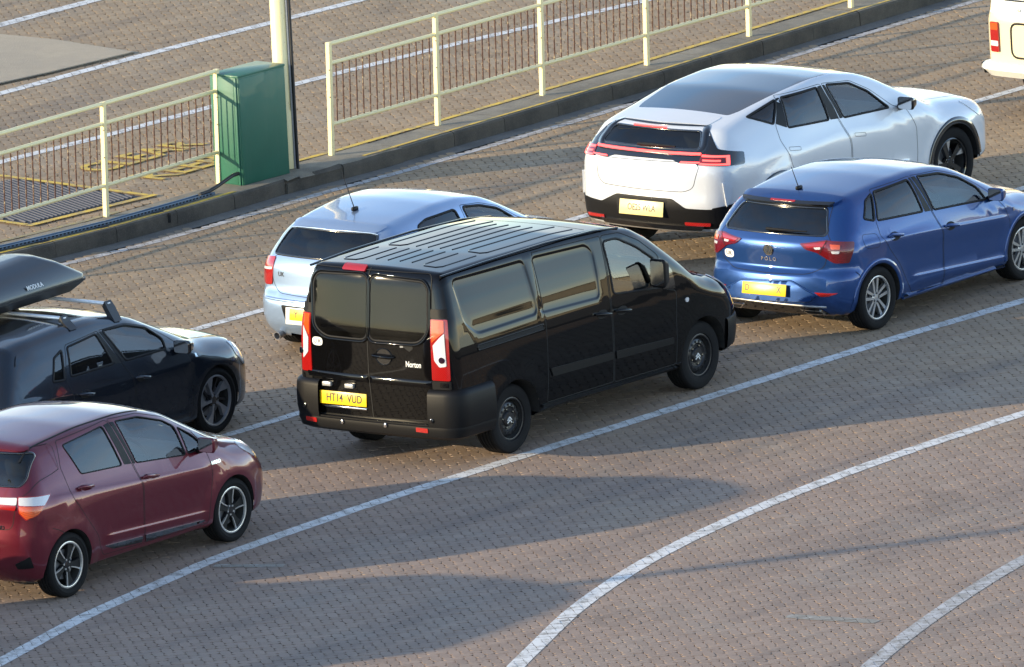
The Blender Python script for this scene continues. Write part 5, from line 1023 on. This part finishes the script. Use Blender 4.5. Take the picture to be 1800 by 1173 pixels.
# ------------------------------------------------ roof rack and roof box on the dark hatchback
gx, gy, gt = POSE['golf']; H = HULL['golf']
for k, xb in enumerate((1.40, .70)):
    rb = empty('roof_bar', (gx, gy, 0), gt); tag(rb, ('front' if k == 0 else 'rear')+' silver roof bar with black feet on the dark hatchback', 'roof bar', 'roof bars under the roof box')
    zb_ = 1.485 if k == 0 else 1.478; MB().box((xb, 0, zb_), (.055, 1.16, .028), bev=.012).build('crossbar', M['bar_silver'], rb, 40)
    for sg in (-1, 1):
        f = H.lift('top', [(xb-.02, sg*.645)], 1)[0]
        MB().add([(xb+dx, sg*.56+0, zb_+.03) for dx in (-.05, .05)]+[(xb+dx, sg*.60, zb_-.03) for dx in (.06, -.06)]+[(xb+dx, f[1]+sg*.035, f[2]-.02) for dx in (-.055, .055)]+[(xb+dx, f[1]-sg*.05, f[2]+.015) for dx in (.055, -.055)]+[(xb+dx, sg*.53, zb_-.02) for dx in (-.05, .05)], [(0, 1, 2, 3), (3, 2, 5, 4), (0, 3, 4, 7), (1, 6, 5, 2), (7, 6, 9, 8), (8, 9, 1, 0), (0, 7, 8), (1, 9, 6), (4, 5, 6, 7)]).build('bar_foot', M['rack'], rb)
rx = empty('roof_box', (gx, gy, 0), gt); tag(rx, 'black roof box with white lettering, carried above the dark hatchback', 'roof box')
def ring(x0, x1, y0, y1, z, nose, tail, n=7):
    q = rpoly([(x1, y0+nose), (x1-nose*.5, y0+.02), (x0+tail, y0), (x0, y0+tail*.6), (x0, y1-tail*.6), (x0+tail, y1), (x1-nose*.5, y1-.02), (x1, y1-nose)], .06, 50)
    return [(a, b, z) for a, b in q]
def loft(rings, name, mat, par, sm=35):
    m = len(rings[0]); V = [p for r in rings for p in r]; F = [(i*m+j, i*m+(j+1) % m, (i+1)*m+(j+1) % m, (i+1)*m+j) for i in range(len(rings)-1) for j in range(m)]
    F += [tuple(reversed(range(m))), tuple(range((len(rings)-1)*m, len(rings)*m))]; return MB().add(V, F).build(name, mat, par, sm)
Y0_, Y1_ = -.03, .77
loft([ring(-.25, 1.70, Y0_+.06, Y1_-.06, 1.51, .10, .1), ring(-.30, 1.84, Y0_+.01, Y1_-.01, 1.575, .14, .1), ring(-.32, 1.88, Y0_, Y1_, 1.60, .14, .1)], 'base_tray', M['rack'], rx)
def slope(r, x0, z0, x1, z1): return [(p[0], p[1], p[2]+(z0+(z1-z0)*min(1, max(0, (p[0]-x0)/(x1-x0))))) for p in r]
lid = loft([ring(-.31, 1.87, Y0_+.004, Y1_-.004, 1.615, .14, .1), ring(-.31, 1.86, Y0_+.008, Y1_-.008, 1.66, .14, .1), slope(ring(-.22, 1.58, Y0_+.09, Y1_-.09, 1.80, .18, .12), .2, -.03, 1.5, .02), slope(ring(-.10, 1.36, Y0_+.20, Y1_-.20, 1.885, .14, .10), .2, -.04, 1.2, .02), slope(ring(.1, 1.20, Y0_+.30, Y1_-.30, 1.905, .04, .04), .2, -.04, 1.2, .02)], 'lid', M['box'], rx, 42)
loft([ring(-.325, 1.885, Y0_-.004, Y1_+.004, 1.598, .14, .1), ring(-.325, 1.885, Y0_-.004, Y1_+.004, 1.617, .14, .1)], 'rim_strip', M['rack'], rx)
place_text('lettering', 'MODULA', .062, (1.0, Y0_+.020, 1.685), (0, -1, .55), (0, .5, 1), M['sticker'], lid, .95)
# ------------------------------------------------ street: levels, kerb, paving, paint
def kerbpts():
    return [(-9.4, .35), (-7.2, 2.45), (-5.11, 4.50), (-4.51, 5.06), (-3.9, 5.68), (-3.2, 6.52), (-2.58, 7.30), (-2.19, 7.82), (-1.79, 8.28), (-1.35, 8.76), (-.63, 9.68), (-.26, 10.14), (.44, 11.02), (1.04, 11.80), (1.74, 12.64), (2.52, 13.68), (3.45, 14.92), (4.47, 16.25), (8.0, 20.8), (11, 24.6)]
KP = np.array(kerbpts()); KL = np.concatenate([[0], np.cumsum(np.linalg.norm(np.diff(KP, axis=0), axis=1))])
def kat(s): return np.array([np.interp(s, KL, KP[:, 0]), np.interp(s, KL, KP[:, 1])])
def kdir(s): d = kat(s+.6)-kat(s-.6); return d/np.linalg.norm(d)
def koff(s, o): d = kdir(s); return kat(s)+np.array((-d[1], d[0]))*o      # o > 0 is towards the raised level
def kdist(x, y):                                                         # signed offset from the kerb face
    d = np.full(np.shape(x), 1e9); sg = np.ones(np.shape(x))
    for (ax, ay), (bx, by) in zip(KP[:-1], KP[1:]):
        ex, ey = bx-ax, by-ay; t = np.clip(((x-ax)*ex+(y-ay)*ey)/(ex*ex+ey*ey), 0, 1); px, py = x-ax-t*ex, y-ay-t*ey; dd = px*px+py*py
        m = dd < d; d = np.where(m, dd, d); sg = np.where(m, np.sign(ex*py-ey*px), sg)
    return sg*np.sqrt(d)
ZU = .150
def sheet(name, poly, z, mat, kind='structure', parent=None):
    o = meshobj(name, [(x, y, z) for x, y in poly], [tuple(range(len(poly)))], mat, parent); 
    if kind: o['kind'] = kind
    return o
sheet('ground', [(-900, -400), (900, -400), (900, 1500), (-900, 1500)], -.045, M['yard'])
sheet('unseen_harbour_water', [(75, -300), (900, -300), (900, 1400), (75, 1400)], -.035, M['water'])  # unseen, added so the van's side reflects bluish water instead of the yard
lower = sheet('road_bed', [(-10.5, -21), (11, -21), (11, 24), (10.95, 23.3)]+[tuple(koff(s, .15)) for s in np.linspace(KL[-1]-.1, .1, 60)]+[(-10.5, .5)], -.014, M['ground'])
upper = sheet('raised_bed', [tuple(koff(s, .15)) for s in np.linspace(.1, KL[-1]-.1, 60)]+[(11, 34), (-12, 34), (-12, 1)], ZU-.018, M['ground'])
# herringbone block paving: real blocks with open joints and clipped corners
CELL = .0975; ca, sa = math.cos(-PAVE_ROT), math.sin(-PAVE_ROT)
def block_poly(hx, hy, c=.027):
    g = .0006; a, b = hx-g, hy-g
    return [(-a+c, -b), (a-c, -b), (a, -b+c), (a, b-c), (a-c, b), (-a+c, b), (-a, b-c), (-a, -b+c)]
def lattice(x0, x1, y0, y1):
    c = np.array([(x, y) for x in (x0, x1) for y in (y0, y1)]); u = c[:, 0]*ca+c[:, 1]*sa; v = -c[:, 0]*sa+c[:, 1]*ca
    I = np.arange(int(u.min()/CELL)-2, int(u.max()/CELL)+2); J = np.arange(int(v.min()/CELL)-2, int(v.max()/CELL)+2)
    i, j = np.meshgrid(I, J); i, j = i.ravel(), j.ravel(); k = (i-j) % 4
    hor = k == 0; ver = k == 2                                          # two-by-one blocks, laid herringbone
    cu = np.concatenate([(i[hor]+1.0)*CELL, (i[ver]+.5)*CELL]); cv = np.concatenate([(j[hor]+.5)*CELL, (j[ver])*CELL]); o = np.concatenate([np.zeros(hor.sum(), int), np.ones(ver.sum(), int)])
    X = cu*ca-cv*sa; Y = cu*sa+cv*ca; m = (X > x0) & (X < x1) & (Y > y0) & (Y < y1); return X[m], Y[m], o[m]
BP = [np.array(block_poly(CELL, CELL/2)), np.array(block_poly(CELL/2, CELL))]
BPW = [np.stack([b[:, 0]*ca-b[:, 1]*sa, b[:, 0]*sa+b[:, 1]*ca], 1) for b in BP]
BPP = [np.stack([b[:, 0]*ca-b[:, 1]*sa, b[:, 0]*sa+b[:, 1]*ca], 1) for b in (np.array(block_poly(CELL, CELL/2, .010)), np.array(block_poly(CELL/2, CELL, .010)))]
def block_geo(X, Y, o, z, dz, tx, ty, shapes=None):
    shapes = shapes or BPW
    V = []; n = len(X); VV = np.zeros((n, 16, 3)); sh = .0012
    for t in (0, 1):
        m = o == t; b = shapes[t]; k = m.sum()
        inn = b*(1-sh/np.linalg.norm(b, axis=1, keepdims=True)*1.2)
        top = np.zeros((k, 8, 3)); top[:, :, 0] = X[m, None]+inn[None, :, 0]; top[:, :, 1] = Y[m, None]+inn[None, :, 1]; top[:, :, 2] = z+dz[m, None]+tx[m, None]*inn[None, :, 0]+ty[m, None]*inn[None, :, 1]
        low = top.copy(); low[:, :, 0] = X[m, None]+b[None, :, 0]; low[:, :, 1] = Y[m, None]+b[None, :, 1]; low[:, :, 2] = z-.020
        VV[m, :8] = top; VV[m, 8:] = low
    return VV
BF = [tuple(range(8))]+[(i, i+8, (i+1) % 8+8, (i+1) % 8) for i in range(8)]
def blocks_mesh(name, VV, mat, parent):
    n = len(VV); loops = []; starts = []; tot = []
    base = np.arange(n)*16; F = np.zeros((n, 8+32), int); F[:, :8] = base[:, None]+np.arange(8)
    for i in range(8): F[:, 8+4*i:12+4*i] = base[:, None]+np.array([i, i+8, (i+1) % 8+8, (i+1) % 8])
    me = bpy.data.meshes.new(name); me.vertices.add(n*16); me.vertices.foreach_set('co', VV.reshape(-1).astype(np.float32)); me.loops.add(n*40); me.loops.foreach_set('vertex_index', F.reshape(-1).astype(np.int32))
    st = (np.arange(n)[:, None]*40+np.concatenate([[0], 8+4*np.arange(8)])[None]).reshape(-1); me.polygons.add(n*9); me.polygons.foreach_set('loop_start', st.astype(np.int32))
    at = me.attributes.new('tone', 'FLOAT', 'FACE'); at.data.foreach_set('value', np.repeat(rng.random(n), 9).astype(np.float32)); me.update(calc_edges=True); me.validate(); me.polygons.foreach_set('use_smooth', [False]*len(me.polygons)); me.materials.append(mat)
    return link(bpy.data.objects.new(name, me), parent)
def visible(X, Y, z):                            # keep only what the view (with some margin) can take in
    d = np.stack([X-_M.translation.x, Y-_M.translation.y, np.full(len(X), z-_M.translation.z)], 1); R = np.array(_M.to_3x3())
    q = d @ R; px = 28715.2285*q[:, 0]/-q[:, 2]; py = 28715.2285*q[:, 1]/-q[:, 2]; return (np.abs(px) < 1650) & (np.abs(py) < 900), px, py
X, Y, O = lattice(-10.4, 10.9, -20, 23); kd = kdist(X, Y); vis, PX, PY = visible(X, Y, 0); mlow = (kd < -.245) & vis
Xl, Yl, Ol, pyl, pxl = X[mlow], Y[mlow], O[mlow], PY[mlow], PX[mlow]
X2, Y2, O2 = lattice(-11, 10.5, 0, 32); kd2 = kdist(X2, Y2); vis2, _, _ = visible(X2, Y2, ZU); mu = (kd2 > .465) & vis2; Xu, Yu, Ou = X2[mu], Y2[mu], O2[mu]
rugged = lambda n: (rng.normal(0, .0008, n), rng.normal(0, .004, n), rng.normal(0, .004, n))
near = np.zeros(len(Xl), bool); front = np.where((np.abs(pxl) < 890) & (pyl > -575))[0]; near[front[np.argsort(pyl[front])][:300]] = True
zl = rugged(len(Xl)); zu = rugged(len(Xu)); VVl = block_geo(Xl, Yl, Ol, 0, *zl); VVu = block_geo(Xu, Yu, Ou, ZU-.002, *zu)
VVlp = block_geo(Xl, Yl, Ol, 0, *zl, BPP); VVup = block_geo(Xu, Yu, Ou, ZU-.002, *zu, BPP)
pv = blocks_mesh('block_paving', VVl[~near], M['paver'], lower); pv['kind'] = 'stuff'
pu = blocks_mesh('raised_block_paving', VVu, M['paver'], upper); pu['kind'] = 'stuff'
one = []
for t in (0, 1):
    g = block_geo(np.zeros(1), np.zeros(1), np.array([t]), 0, np.zeros(1), np.zeros(1), np.zeros(1))[0]; me = bpy.data.meshes.new('paving_block'); me.from_pydata([tuple(v) for v in g], [], BF); me.materials.append(M['paver1']); one.append(me)
for i in np.where(near)[0]:
    b = bpy.data.objects.new('paving_block', one[Ol[i]]); link(b, lower); b.location = (Xl[i], Yl[i], 0.014+zl[0][i]-.014); b.rotation_euler = (zl[2][i]*.6, -zl[1][i]*.6, 0)
# painted lines: the paint lies on the block tops, joints stay open
def clip(poly, A, B, keep):                      # keep the side of AB where cross > 0 (or < 0)
    out = []; n = len(poly); ex, ey = B[0]-A[0], B[1]-A[1]
    f = lambda p: (ex*(p[1]-A[1])-ey*(p[0]-A[0]))*keep
    for i in range(n):
        p, q = poly[i], poly[(i+1) % n]; a, b = f(p), f(q)
        if a >= 0: out.append(p)
        if (a >= 0) != (b >= 0): t = a/(a-b); out.append(tuple(np.array(p)+(np.array(q)-np.array(p))*t))
    return out
def paint_line(name, pts, width, mat, XX, YY, OO, VV, lift=.0035, kind='structure'):
    P = np.array(pts, float); V = []; F = []; d = np.gradient(P, axis=0); d /= np.linalg.norm(d, axis=1, keepdims=True); nn = np.stack([-d[:, 1], d[:, 0]], 1)
    for k in range(len(P)-1):
        q = [P[k]+nn[k]*width/2, P[k]-nn[k]*width/2, P[k+1]-nn[k+1]*width/2, P[k+1]+nn[k+1]*width/2]; c = (P[k]+P[k+1])/2; r = np.linalg.norm(P[k+1]-P[k])/2+width/2+.12
        for i in np.where((XX-c[0])**2+(YY-c[1])**2 < r*r)[0]:
            b = VV[i, :8]; poly = [(p[0], p[1]) for p in b]
            for e in range(4):
                if len(poly) > 2: poly = clip(poly, q[e], q[(e+1) % 4], 1)
            if len(poly) > 2:
                n0 = len(V); z = b[:, 2].mean()
                sx = np.linalg.lstsq(np.c_[b[:, :2]-b[:, :2].mean(0), np.ones(8)], b[:, 2], rcond=None)[0]
                V += [(p[0], p[1], (p[0]-b[:, 0].mean())*sx[0]+(p[1]-b[:, 1].mean())*sx[1]+sx[2]+lift) for p in poly]; F.append(tuple(range(n0, n0+len(poly))))
    o = meshobj(name, V, F, mat); o['kind'] = kind; return o
def resample(pts, step=.3, sm=2):
    P = np.array(pts, float); L = np.concatenate([[0], np.cumsum(np.linalg.norm(np.diff(P, axis=0), axis=1))]); s = np.linspace(0, L[-1], max(3, int(L[-1]/step))); Q = np.stack([np.interp(s, L, P[:, 0]), np.interp(s, L, P[:, 1])], 1)
    for _ in range(sm): Q[1:-1] = (Q[:-2]+2*Q[1:-1]+Q[2:])/4
    return Q
L1 = [(-5.2, -14.6), (-4.748, -13.53), (-4.05, -11.86), (-3.68, -11.17), (-3.323, -10.52), (-2.946, -9.80), (-2.565, -9.22), (-2.28, -8.80), (-1.675, -7.96), (-1.307, -7.45), (-.738, -6.76), (-.316, -6.23), (.186, -5.60), (.724, -4.93), (1.737, -3.65), (2.2, -3.06), (3.699, -1.18), (4.21, -.60), (4.727, -.01), (5.6, 1.0)]
L2 = [(-.30, -15.6), (-.124, -14.77), (.115, -13.83), (.386, -12.72), (.711, -11.73), (1.091, -10.73), (1.56, -9.75), (2.021, -8.91), (2.575, -8.0), (3.131, -7.16), (3.693, -6.40), (4.254, -5.68), (4.823, -4.98), (5.5, -4.2)]
L3 = [(2.7, -16.6), (3.03, -15.44), (3.393, -14.28), (3.86, -13.02), (4.278, -12.0), (4.6, -11.3), (5.2, -10.1)]
L4 = [(-6.2, -2.9), (-3.14, .97), (-2.47, 1.75), (.8, 5.75), (4.96, 10.82), (5.6, 11.6)]
L5 = [(-6.2, -8.4), (-2.76, -4.13), (-2.09, -3.29), (.6, .1), (3, 3.2), (6.2, 7.2)]
UL1 = [(-6.6, 11.67), (-5.28, 13.27), (-3.80, 15.05), (-2.47, 16.55), (-1.36, 17.78), (1, 20.5)]; UL2 = [(-7, 15.3), (-5.37, 17.27), (-4.70, 18.08), (-4.16, 18.72), (-3, 20.1)]; UL3 = [(-6.6, 7.8), (-5.22, 9.42), (-4.05, 10.68), (-2.93, 12.04), (-2.18, 12.92), (-1.79, 13.36), (-.45, 14.8), (1.85, 17.0), (4.5, 19.6)]
for nm, L, w, m_ in (('lane_line', L1, .165, 'white_line'), ('lane_line', L2, .168, 'white_line'), ('lane_line', L3, .17, 'white_line2'), ('lane_line', L4, .13, 'white_line'), ('lane_line', L5, .13, 'white_line')): paint_line(nm, resample(L), w, M[m_], Xl, Yl, Ol, VVlp)
for L, w in ((UL1, .15), (UL2, .17), (UL3, .14)): paint_line('lane_line', resample(L), w, M['white_line'], Xu, Yu, Ou, VVup)
SS = np.linspace(.3, KL[-1]-.3, 90)
paint_line('edge_line', [koff(s, -.36) for s in SS], .115, M['white_line2'], Xl, Yl, Ol, VVlp)
# shallow concrete channel at the kerb foot
g1 = [tuple(koff(s, -.245)) for s in SS]; g2 = [tuple(koff(s, .01)) for s in SS]; n = len(SS)
meshobj('gutter', [(x, y, -.004) for x, y in g1]+[(x, y, -.010) for x, y in g2], [(i, i+1, n+i+1, n+i) for i in range(n-1)], M['gutter'])['kind'] = 'structure'
# kerb stones: one object each
def kerb_face():                                   # face below the rounded arris: its shade and road grime put into darker concrete
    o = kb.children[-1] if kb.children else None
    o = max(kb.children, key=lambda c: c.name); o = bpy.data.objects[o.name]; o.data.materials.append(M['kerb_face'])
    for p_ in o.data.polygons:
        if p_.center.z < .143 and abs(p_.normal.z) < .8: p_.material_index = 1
kb = sheet('kerb', [tuple(koff(s, .40)) for s in (SS[0], SS[-1])]+[tuple(koff(s, .06)) for s in (SS[-1], SS[0])], -.03, M['gutter']); s = .4; k = 0
while s < KL[-1]-1.3:
    Ls = .90+.05*math.sin(k*1.7); a, b = s+.004, s+Ls-.004; V = []; dz = rng.normal(0, .002); do = rng.normal(0, .003); prof = [(0, -.03), (.002, .09), (.006, .125), (.022, .146), (.05, ZU), (.46, ZU+.002), (.46, -.03)]
    bad = 9.7 < s < 11.5                                   # patched, crumbling stretch beside the cabinet
    for t in np.linspace(0, 1, 5):
        ss = a+(b-a)*t
        for o_, z_ in prof:
            j = rng.normal(0, .010) if bad and 0 < z_ < .16 and o_ < .1 else 0
            p = koff(ss, o_+do+j-(.02 if bad and o_ < .1 else 0)); V.append((p[0], p[1], z_+dz-(.018*rng.random() if bad and .1 < z_ and o_ < .1 else 0)))
    m = len(prof); F = [(i*m+j, i*m+j+1, (i+1)*m+j+1, (i+1)*m+j) for i in range(4) for j in range(m-1)]+[tuple(range(m)), tuple(reversed(range(4*m, 5*m)))]
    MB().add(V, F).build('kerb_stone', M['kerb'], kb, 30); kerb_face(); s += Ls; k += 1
def strip(name, s0, s1, o, w, z, mat, par=None):
    q = np.linspace(s0, s1, max(3, int((s1-s0)/.25))); A = [tuple(koff(t, o-w/2)) for t in q]; B = [tuple(koff(t, o+w/2)) for t in q]; n = len(q)
    ob = meshobj(name, [(x, y, z) for x, y in A+B], [(i, i+1, n+i+1, n+i) for i in range(n-1)], mat, par); ob['kind'] = 'structure'; return ob
strip('yellow_edge_line', .5, 9.55, .070, .055, ZU+.006, M['yellow_line']); strip('yellow_edge_line', 11.6, KL[-1]-.5, .068, .045, ZU+.006, M['yellow_line'])
strip('yellow_line', .5, 8.2, .50, .07, ZU+.009, M['yellow_faint']); strip('yellow_line', 11.0, KL[-1]-.5, .50, .075, ZU+.009, M['yellow_line'])
mb = MB(); p = koff(8.4, -.002); mb.box((p[0], p[1], .10), (.03, .03, .10)); sc = mb.build('kerb_drain', M['gap']); tag(sc, 'small dark weep hole in the kerb face left of the green cabinet', 'drain')
# rough concrete slab with its shadow gap, far left
sl = MB().prism([(-7.5, 17.2), (-5.36, 16.62), (-4.75, 16.12), (-3.90, 15.18), (-4.77, 14.27), (-5.30, 13.78), (-7.5, 11.5)][::-1], ZU-.01, ZU+.022, 'z').build('concrete_slab', M['rough']); sl['kind'] = 'structure'
q = [(-7.5, 11.46), (-5.30, 13.74), (-4.77, 14.23), (-3.88, 15.18), (-3.92, 15.20), (-4.80, 14.30), (-5.33, 13.80), (-7.5, 11.53)]; sheet('slab_joint', q, ZU+.010, M['gap'])
# ribbed metal cover with its yellow border
fx = np.array((.70, .714)); fx /= np.linalg.norm(fx); B0 = np.array((-3.70, 7.145)); C0 = np.array((-4.83, 5.99)); dirl = np.array((-.722, .692))
gr = empty('access_cover', (*((B0+C0)/2+dirl*.9), ZU)); tag(gr, 'ribbed grey metal cover set in the paving beside the left railing', 'access cover'); o0 = Vector((*((B0+C0)/2+dirl*.9), ZU))
quad = [C0, B0, B0+dirl*1.9, C0+dirl*1.9]; MB().prism([tuple(np.array(p)-np.array(o0[:2])) for p in quad], -.02, .004, 'z').build('cover_plate', M['grate_dark'], gr)
ax = (B0-C0)/np.linalg.norm(B0-C0); Lc = np.linalg.norm(B0-C0); rb = MB()
dg = (ax*.35+dirl*.94); dg /= np.linalg.norm(dg)
for k in range(-14, 40):
    pts = []
    for t in np.linspace(0, 2.2, 40):
        p = C0+ax*(k*.060)+dg*t; u = (p-C0) @ ax; v = (p-C0) @ np.array((-ax[1], ax[0]))
        if .02 < u < Lc-.02 and .02 < v < 1.86: pts.append(p)
    if len(pts) > 1: a, b = pts[0]-np.array(o0[:2]), pts[-1]-np.array(o0[:2]); w_ = np.array((-dg[1], dg[0]))*.014; rb.add([(*(a-w_), .003), (*(a+w_), .003), (*(b+w_), .003), (*(b-w_), .003), (*(a-w_*.5), .018), (*(a+w_*.5), .018), (*(b+w_*.5), .018), (*(b-w_*.5), .018)], [(4, 5, 6, 7), (0, 1, 5, 4), (1, 2, 6, 5), (2, 3, 7, 6), (3, 0, 4, 7)])
ro = rb.build('ribs', M['grate'], gr); ro['kind'] = 'stuff'
def poly_strip(name, pts, w, z, mat):
    P = np.array(pts, float); d = np.gradient(P, axis=0); d /= np.linalg.norm(d, axis=1, keepdims=True); nn = np.stack([-d[:, 1], d[:, 0]], 1)*w/2; n = len(P)
    o = meshobj(name, [(*p, z) for p in P+nn]+[(*p, z) for p in P-nn], [(i, n+i, n+i+1, i+1) for i in range(n-1)], mat); o['kind'] = 'structure'; return o
poly_strip('yellow_border', dense([B0+dirl*2.2+ax*.05, B0+ax*.06], .3, False), .075, ZU+.014, M['yellow_line']); poly_strip('yellow_border', dense([C0+dirl*2.2-ax*.06, C0-ax*.06], .3, False), .075, ZU+.014, M['yellow_line']); poly_strip('yellow_border', dense([C0-ax*.10-dirl*.06, B0+ax*.12-dirl*.06], .3, False), .085, ZU+.015, M['yellow_line'])
# worn yellow lettering on the paving behind the railing
for txt, c, sz in (('KEEP', (-3.30, 8.55), .62), ('CLEAR', (-3.75, 9.3), .62)):
    me = text_mesh(txt, sz, .0005, .9, .012); me.materials.clear(); me.materials.append(M['yellow_line']); ob = link(bpy.data.objects.new('painted_lettering', me)); ob.location = (c[0], c[1], ZU+.012); ob.rotation_euler = (0, 0, math.radians(50)); ob['kind'] = 'structure'
# ------------------------------------------------ railings
LEAN = .024
def railing(name, posts, label, group, first_open):
    b0 = posts[0]; root = empty(name, (b0[0], b0[1], ZU)); tag(root, label, 'railing', group); Hh = 1.19
    def pt(p, z): return (p[0]-b0[0]+LEAN*z, p[1]-b0[1], z)
    zt, zm, zb_ = Hh-.02, Hh-.225, .325
    pm = None
    for p in posts:
        d = np.array((.62, .785)); n_ = np.array((-.785, .62)); V = []
        for z in (-.02, Hh):
            for a, b in ((-1, -1), (1, -1), (1, 1), (-1, 1)): q = d*a*.023+n_*b*.023; V.append((pt(p, z)[0]+q[0], pt(p, z)[1]+q[1], z))
        o = MB().add(V, [(0, 1, 2, 3), (7, 6, 5, 4), (0, 4, 5, 1), (1, 5, 6, 2), (2, 6, 7, 3), (3, 7, 4, 0)]).build('post', M['cream'], root)
        for zz in (zm-.06, .62): 
            q = pt(p, zz); MB().lathe([(.007, 0), (.007, -.004), (0, -.005)], 8, 'y', (q[0], q[1]-.040, zz)).build('bolt', M['rust'], o)
    for a, b in zip(posts[:-1], posts[1:]):
        a, b = np.array(a), np.array(b); e = (b-a)/np.linalg.norm(b-a)
        for z, r in ((zt, .022), (zm, .021), (zb_, .021)): MB().tube([pt(a+e*.02, z), pt(b-e*.02, z)], r, 10).build('rail', M['cream'], root, 40)
        nb = 15
        for k in range(nb):
            p = a+(b-a)*(k+1)/(nb+1); w = rng.normal(0, .004); MB().tube([pt(p, zb_), pt(p+e*w, (zb_+zm)/2), pt(p, zm)], .0082, 6, False).build('baluster', M['rust'], root, 50)
railing('railing', [(-6.36, 3.24), (-5.20, 4.72), (-4.063, 6.201), (-2.923, 7.693)], 'cream railing with rusty bars left of the green cabinet', 'cream railings on the raised kerb', False)
railing('railing', [(-1.769, 8.875), (-.661, 10.229), (.446, 11.613), (1.570, 13.018), (2.686, 14.388), (3.815, 15.746), (4.94, 17.10)], 'long cream railing with rusty bars right of the green cabinet', 'cream railings on the raised kerb', True)
# ------------------------------------------------ green cabinet, lamp column, cables
A = np.array((-2.675, 7.488)); e1 = np.array((-2.199, 8.048))-A; w1 = np.linalg.norm(e1); e1 /= w1; e2 = np.array((-e1[1], e1[0])); cb = empty('utility_cabinet', (A[0], A[1], ZU-.004), math.atan2(e1[1], e1[0])); tag(cb, 'dark green metal utility cabinet on the kerb between the two railings', 'cabinet')
MB().box((w1/2, .19, .565), (w1, .38, 1.13), bev=.006).build('housing', M['green'], cb, 30)
MB().box((w1/2, .19, 1.136), (w1+.012, .39, .024), bev=.006).build('lid', M['green'], cb, 30)
MB().box((w1/2, -.003, .56), (w1-.02, .008, 1.10), bev=.003).build('door', M['green'], cb, 30); MB().box((-.003, .21, .56), (.006, .30, 1.10), bev=.003).build('side_panel', M['green'], cb, 30)
MB().box((-.006, .035, .565), (.02, .03, 1.12), bev=.003).build('corner_strip', M['green'], cb, 30)
lp = empty('lamp_column', (-2.235, 8.34, ZU)); tag(lp, 'tall cream lamp column standing behind the green cabinet', 'lamp post')
MB().lathe([(.10, 0), (.10, .6), (.088, .62), (.080, 3.5), (.06, 9), (.05, 9.0)], 28, 'z').build('column', M['cream'], lp, 40); MB().tube([(0, 0, 8.95), (.5, -.2, 9.3), (1.2, -.5, 9.4)], [.05, .045, .04], 10).build('outreach_arm', M['cream'], lp, 40); MB().box((1.45, -.6, 9.4), (.7, .28, .14), Matrix.Rotation(-.4, 3, 'Z'), .04).build('lantern', M['grey_pipe'], lp, 40)
MB().tube([(.090, -.055, 0), (.088, -.052, .6), (.080, -.048, 6)], .013, 8).build('grey_conduit', M['grey_pipe'], lp, 50); MB().tube([(.125, -.06, -.02), (.118, -.055, .05), (.105, -.050, 6)], .017, 8).build('black_conduit', M['cable'], lp, 50)
ct = empty('cable_tray', (*koff(5, .17), ZU)); tag(ct, 'blue-grey perforated cable tray lying along the left kerb', 'cable tray'); o0 = np.array((*koff(5, .17), ZU))
q = np.linspace(.6, 9.3, 70); V = []; F = []; prof = [(-.045, .012), (-.045, .040), (-.030, .040), (-.030, .016), (.030, .016), (.030, .040), (.045, .040), (.045, .012)]
for t in q:
    for a, z in prof: p = koff(t, .175+a); V.append((p[0]-o0[0], p[1]-o0[1], z))
m = len(prof); F = [(i*m+j, i*m+(j+1) % m, (i+1)*m+(j+1) % m, (i+1)*m+j) for i in range(len(q)-1) for j in range(m)]; MB().add(V, F).build('channel', M['galv'], ct)
sl = MB()
for t in np.arange(.65, 9.25, .055): p = koff(t, .1283); d = kdir(t); sl.box((p[0]-o0[0], p[1]-o0[1], .027), (.026, .004, .014), Matrix.Rotation(math.atan2(d[1], d[0]), 3, 'Z')); p = koff(t+.02, .175); sl.box((p[0]-o0[0], p[1]-o0[1], .0175), (.028, .014, .004), Matrix.Rotation(math.atan2(d[1], d[0]), 3, 'Z'))
so = sl.build('slots', M['gap'], ct); so['kind'] = 'stuff'
for t in (2.1, 3.35, 4.6, 5.75, 6.65, 7.5, 8.35): p = koff(t, .14); MB().box((p[0]-o0[0], p[1]-o0[1], .004), (.12, .13, .016), Matrix.Rotation(.8, 3, 'Z'), .003).build('foot', M['cable'], ct)
pts = [koff(t, .17) for t in (9.1, 9.25, 9.38)]; cz = [.045, .05, .075]; MB().tube([(p[0]-o0[0], p[1]-o0[1], z) for p, z in zip(pts, cz)]+[(-2.78-o0[0], 7.44-o0[1], .12), (-2.70-o0[0], 7.52-o0[1], .13), (-2.69-o0[0], 7.60-o0[1], .10)], .020, 10).build('cable', M['cable'], ct, 50)
# pale scuffs of old paint left on the blocks in the foreground
def scuff(pts, w): paint_line('old_paint_scuff', resample(pts, .15), w, M['scuff'], Xl, Yl, Ol, VVlp)
scuff([(2.35, -13.25), (2.7, -13.45), (3.15, -13.68)], .16); scuff([(-2.85, -9.93), (-2.55, -10.0), (-2.2, -10.08)], .12)
# ------------------------------------------------ what stands outside the frame but shows in shadows and reflections
tb = empty('terminal_building', (64, 24, 0), math.radians(100)); tag(tb, 'long low cream terminal building reflected in the black van', 'building')
MB().box((0, 0, 1.2), (30, 12, 2.4)).build('wall', M['wall_cream'], tb); MB().box((0, 0, 2.5), (31, 13, .2)).build('roof', M['roof_grey'], tb)
for k in range(6): MB().box((-12+k*4.7, 6.02, 1.25), (1.8, .12, .9)).build('window', M['wall_dark'], tb)
off = copy_tree(van); off.location = (-8.3, -15.3, 0); tag(off, 'black van queuing behind the maroon hatchback, outside the left edge', 'van')
off2 = copy_tree(lp); off2.location = (-14.0, -16.29, 0); tag(off2, 'cream lamp column far left, outside the frame, only its shadow crosses the front lanes', 'lamp post')
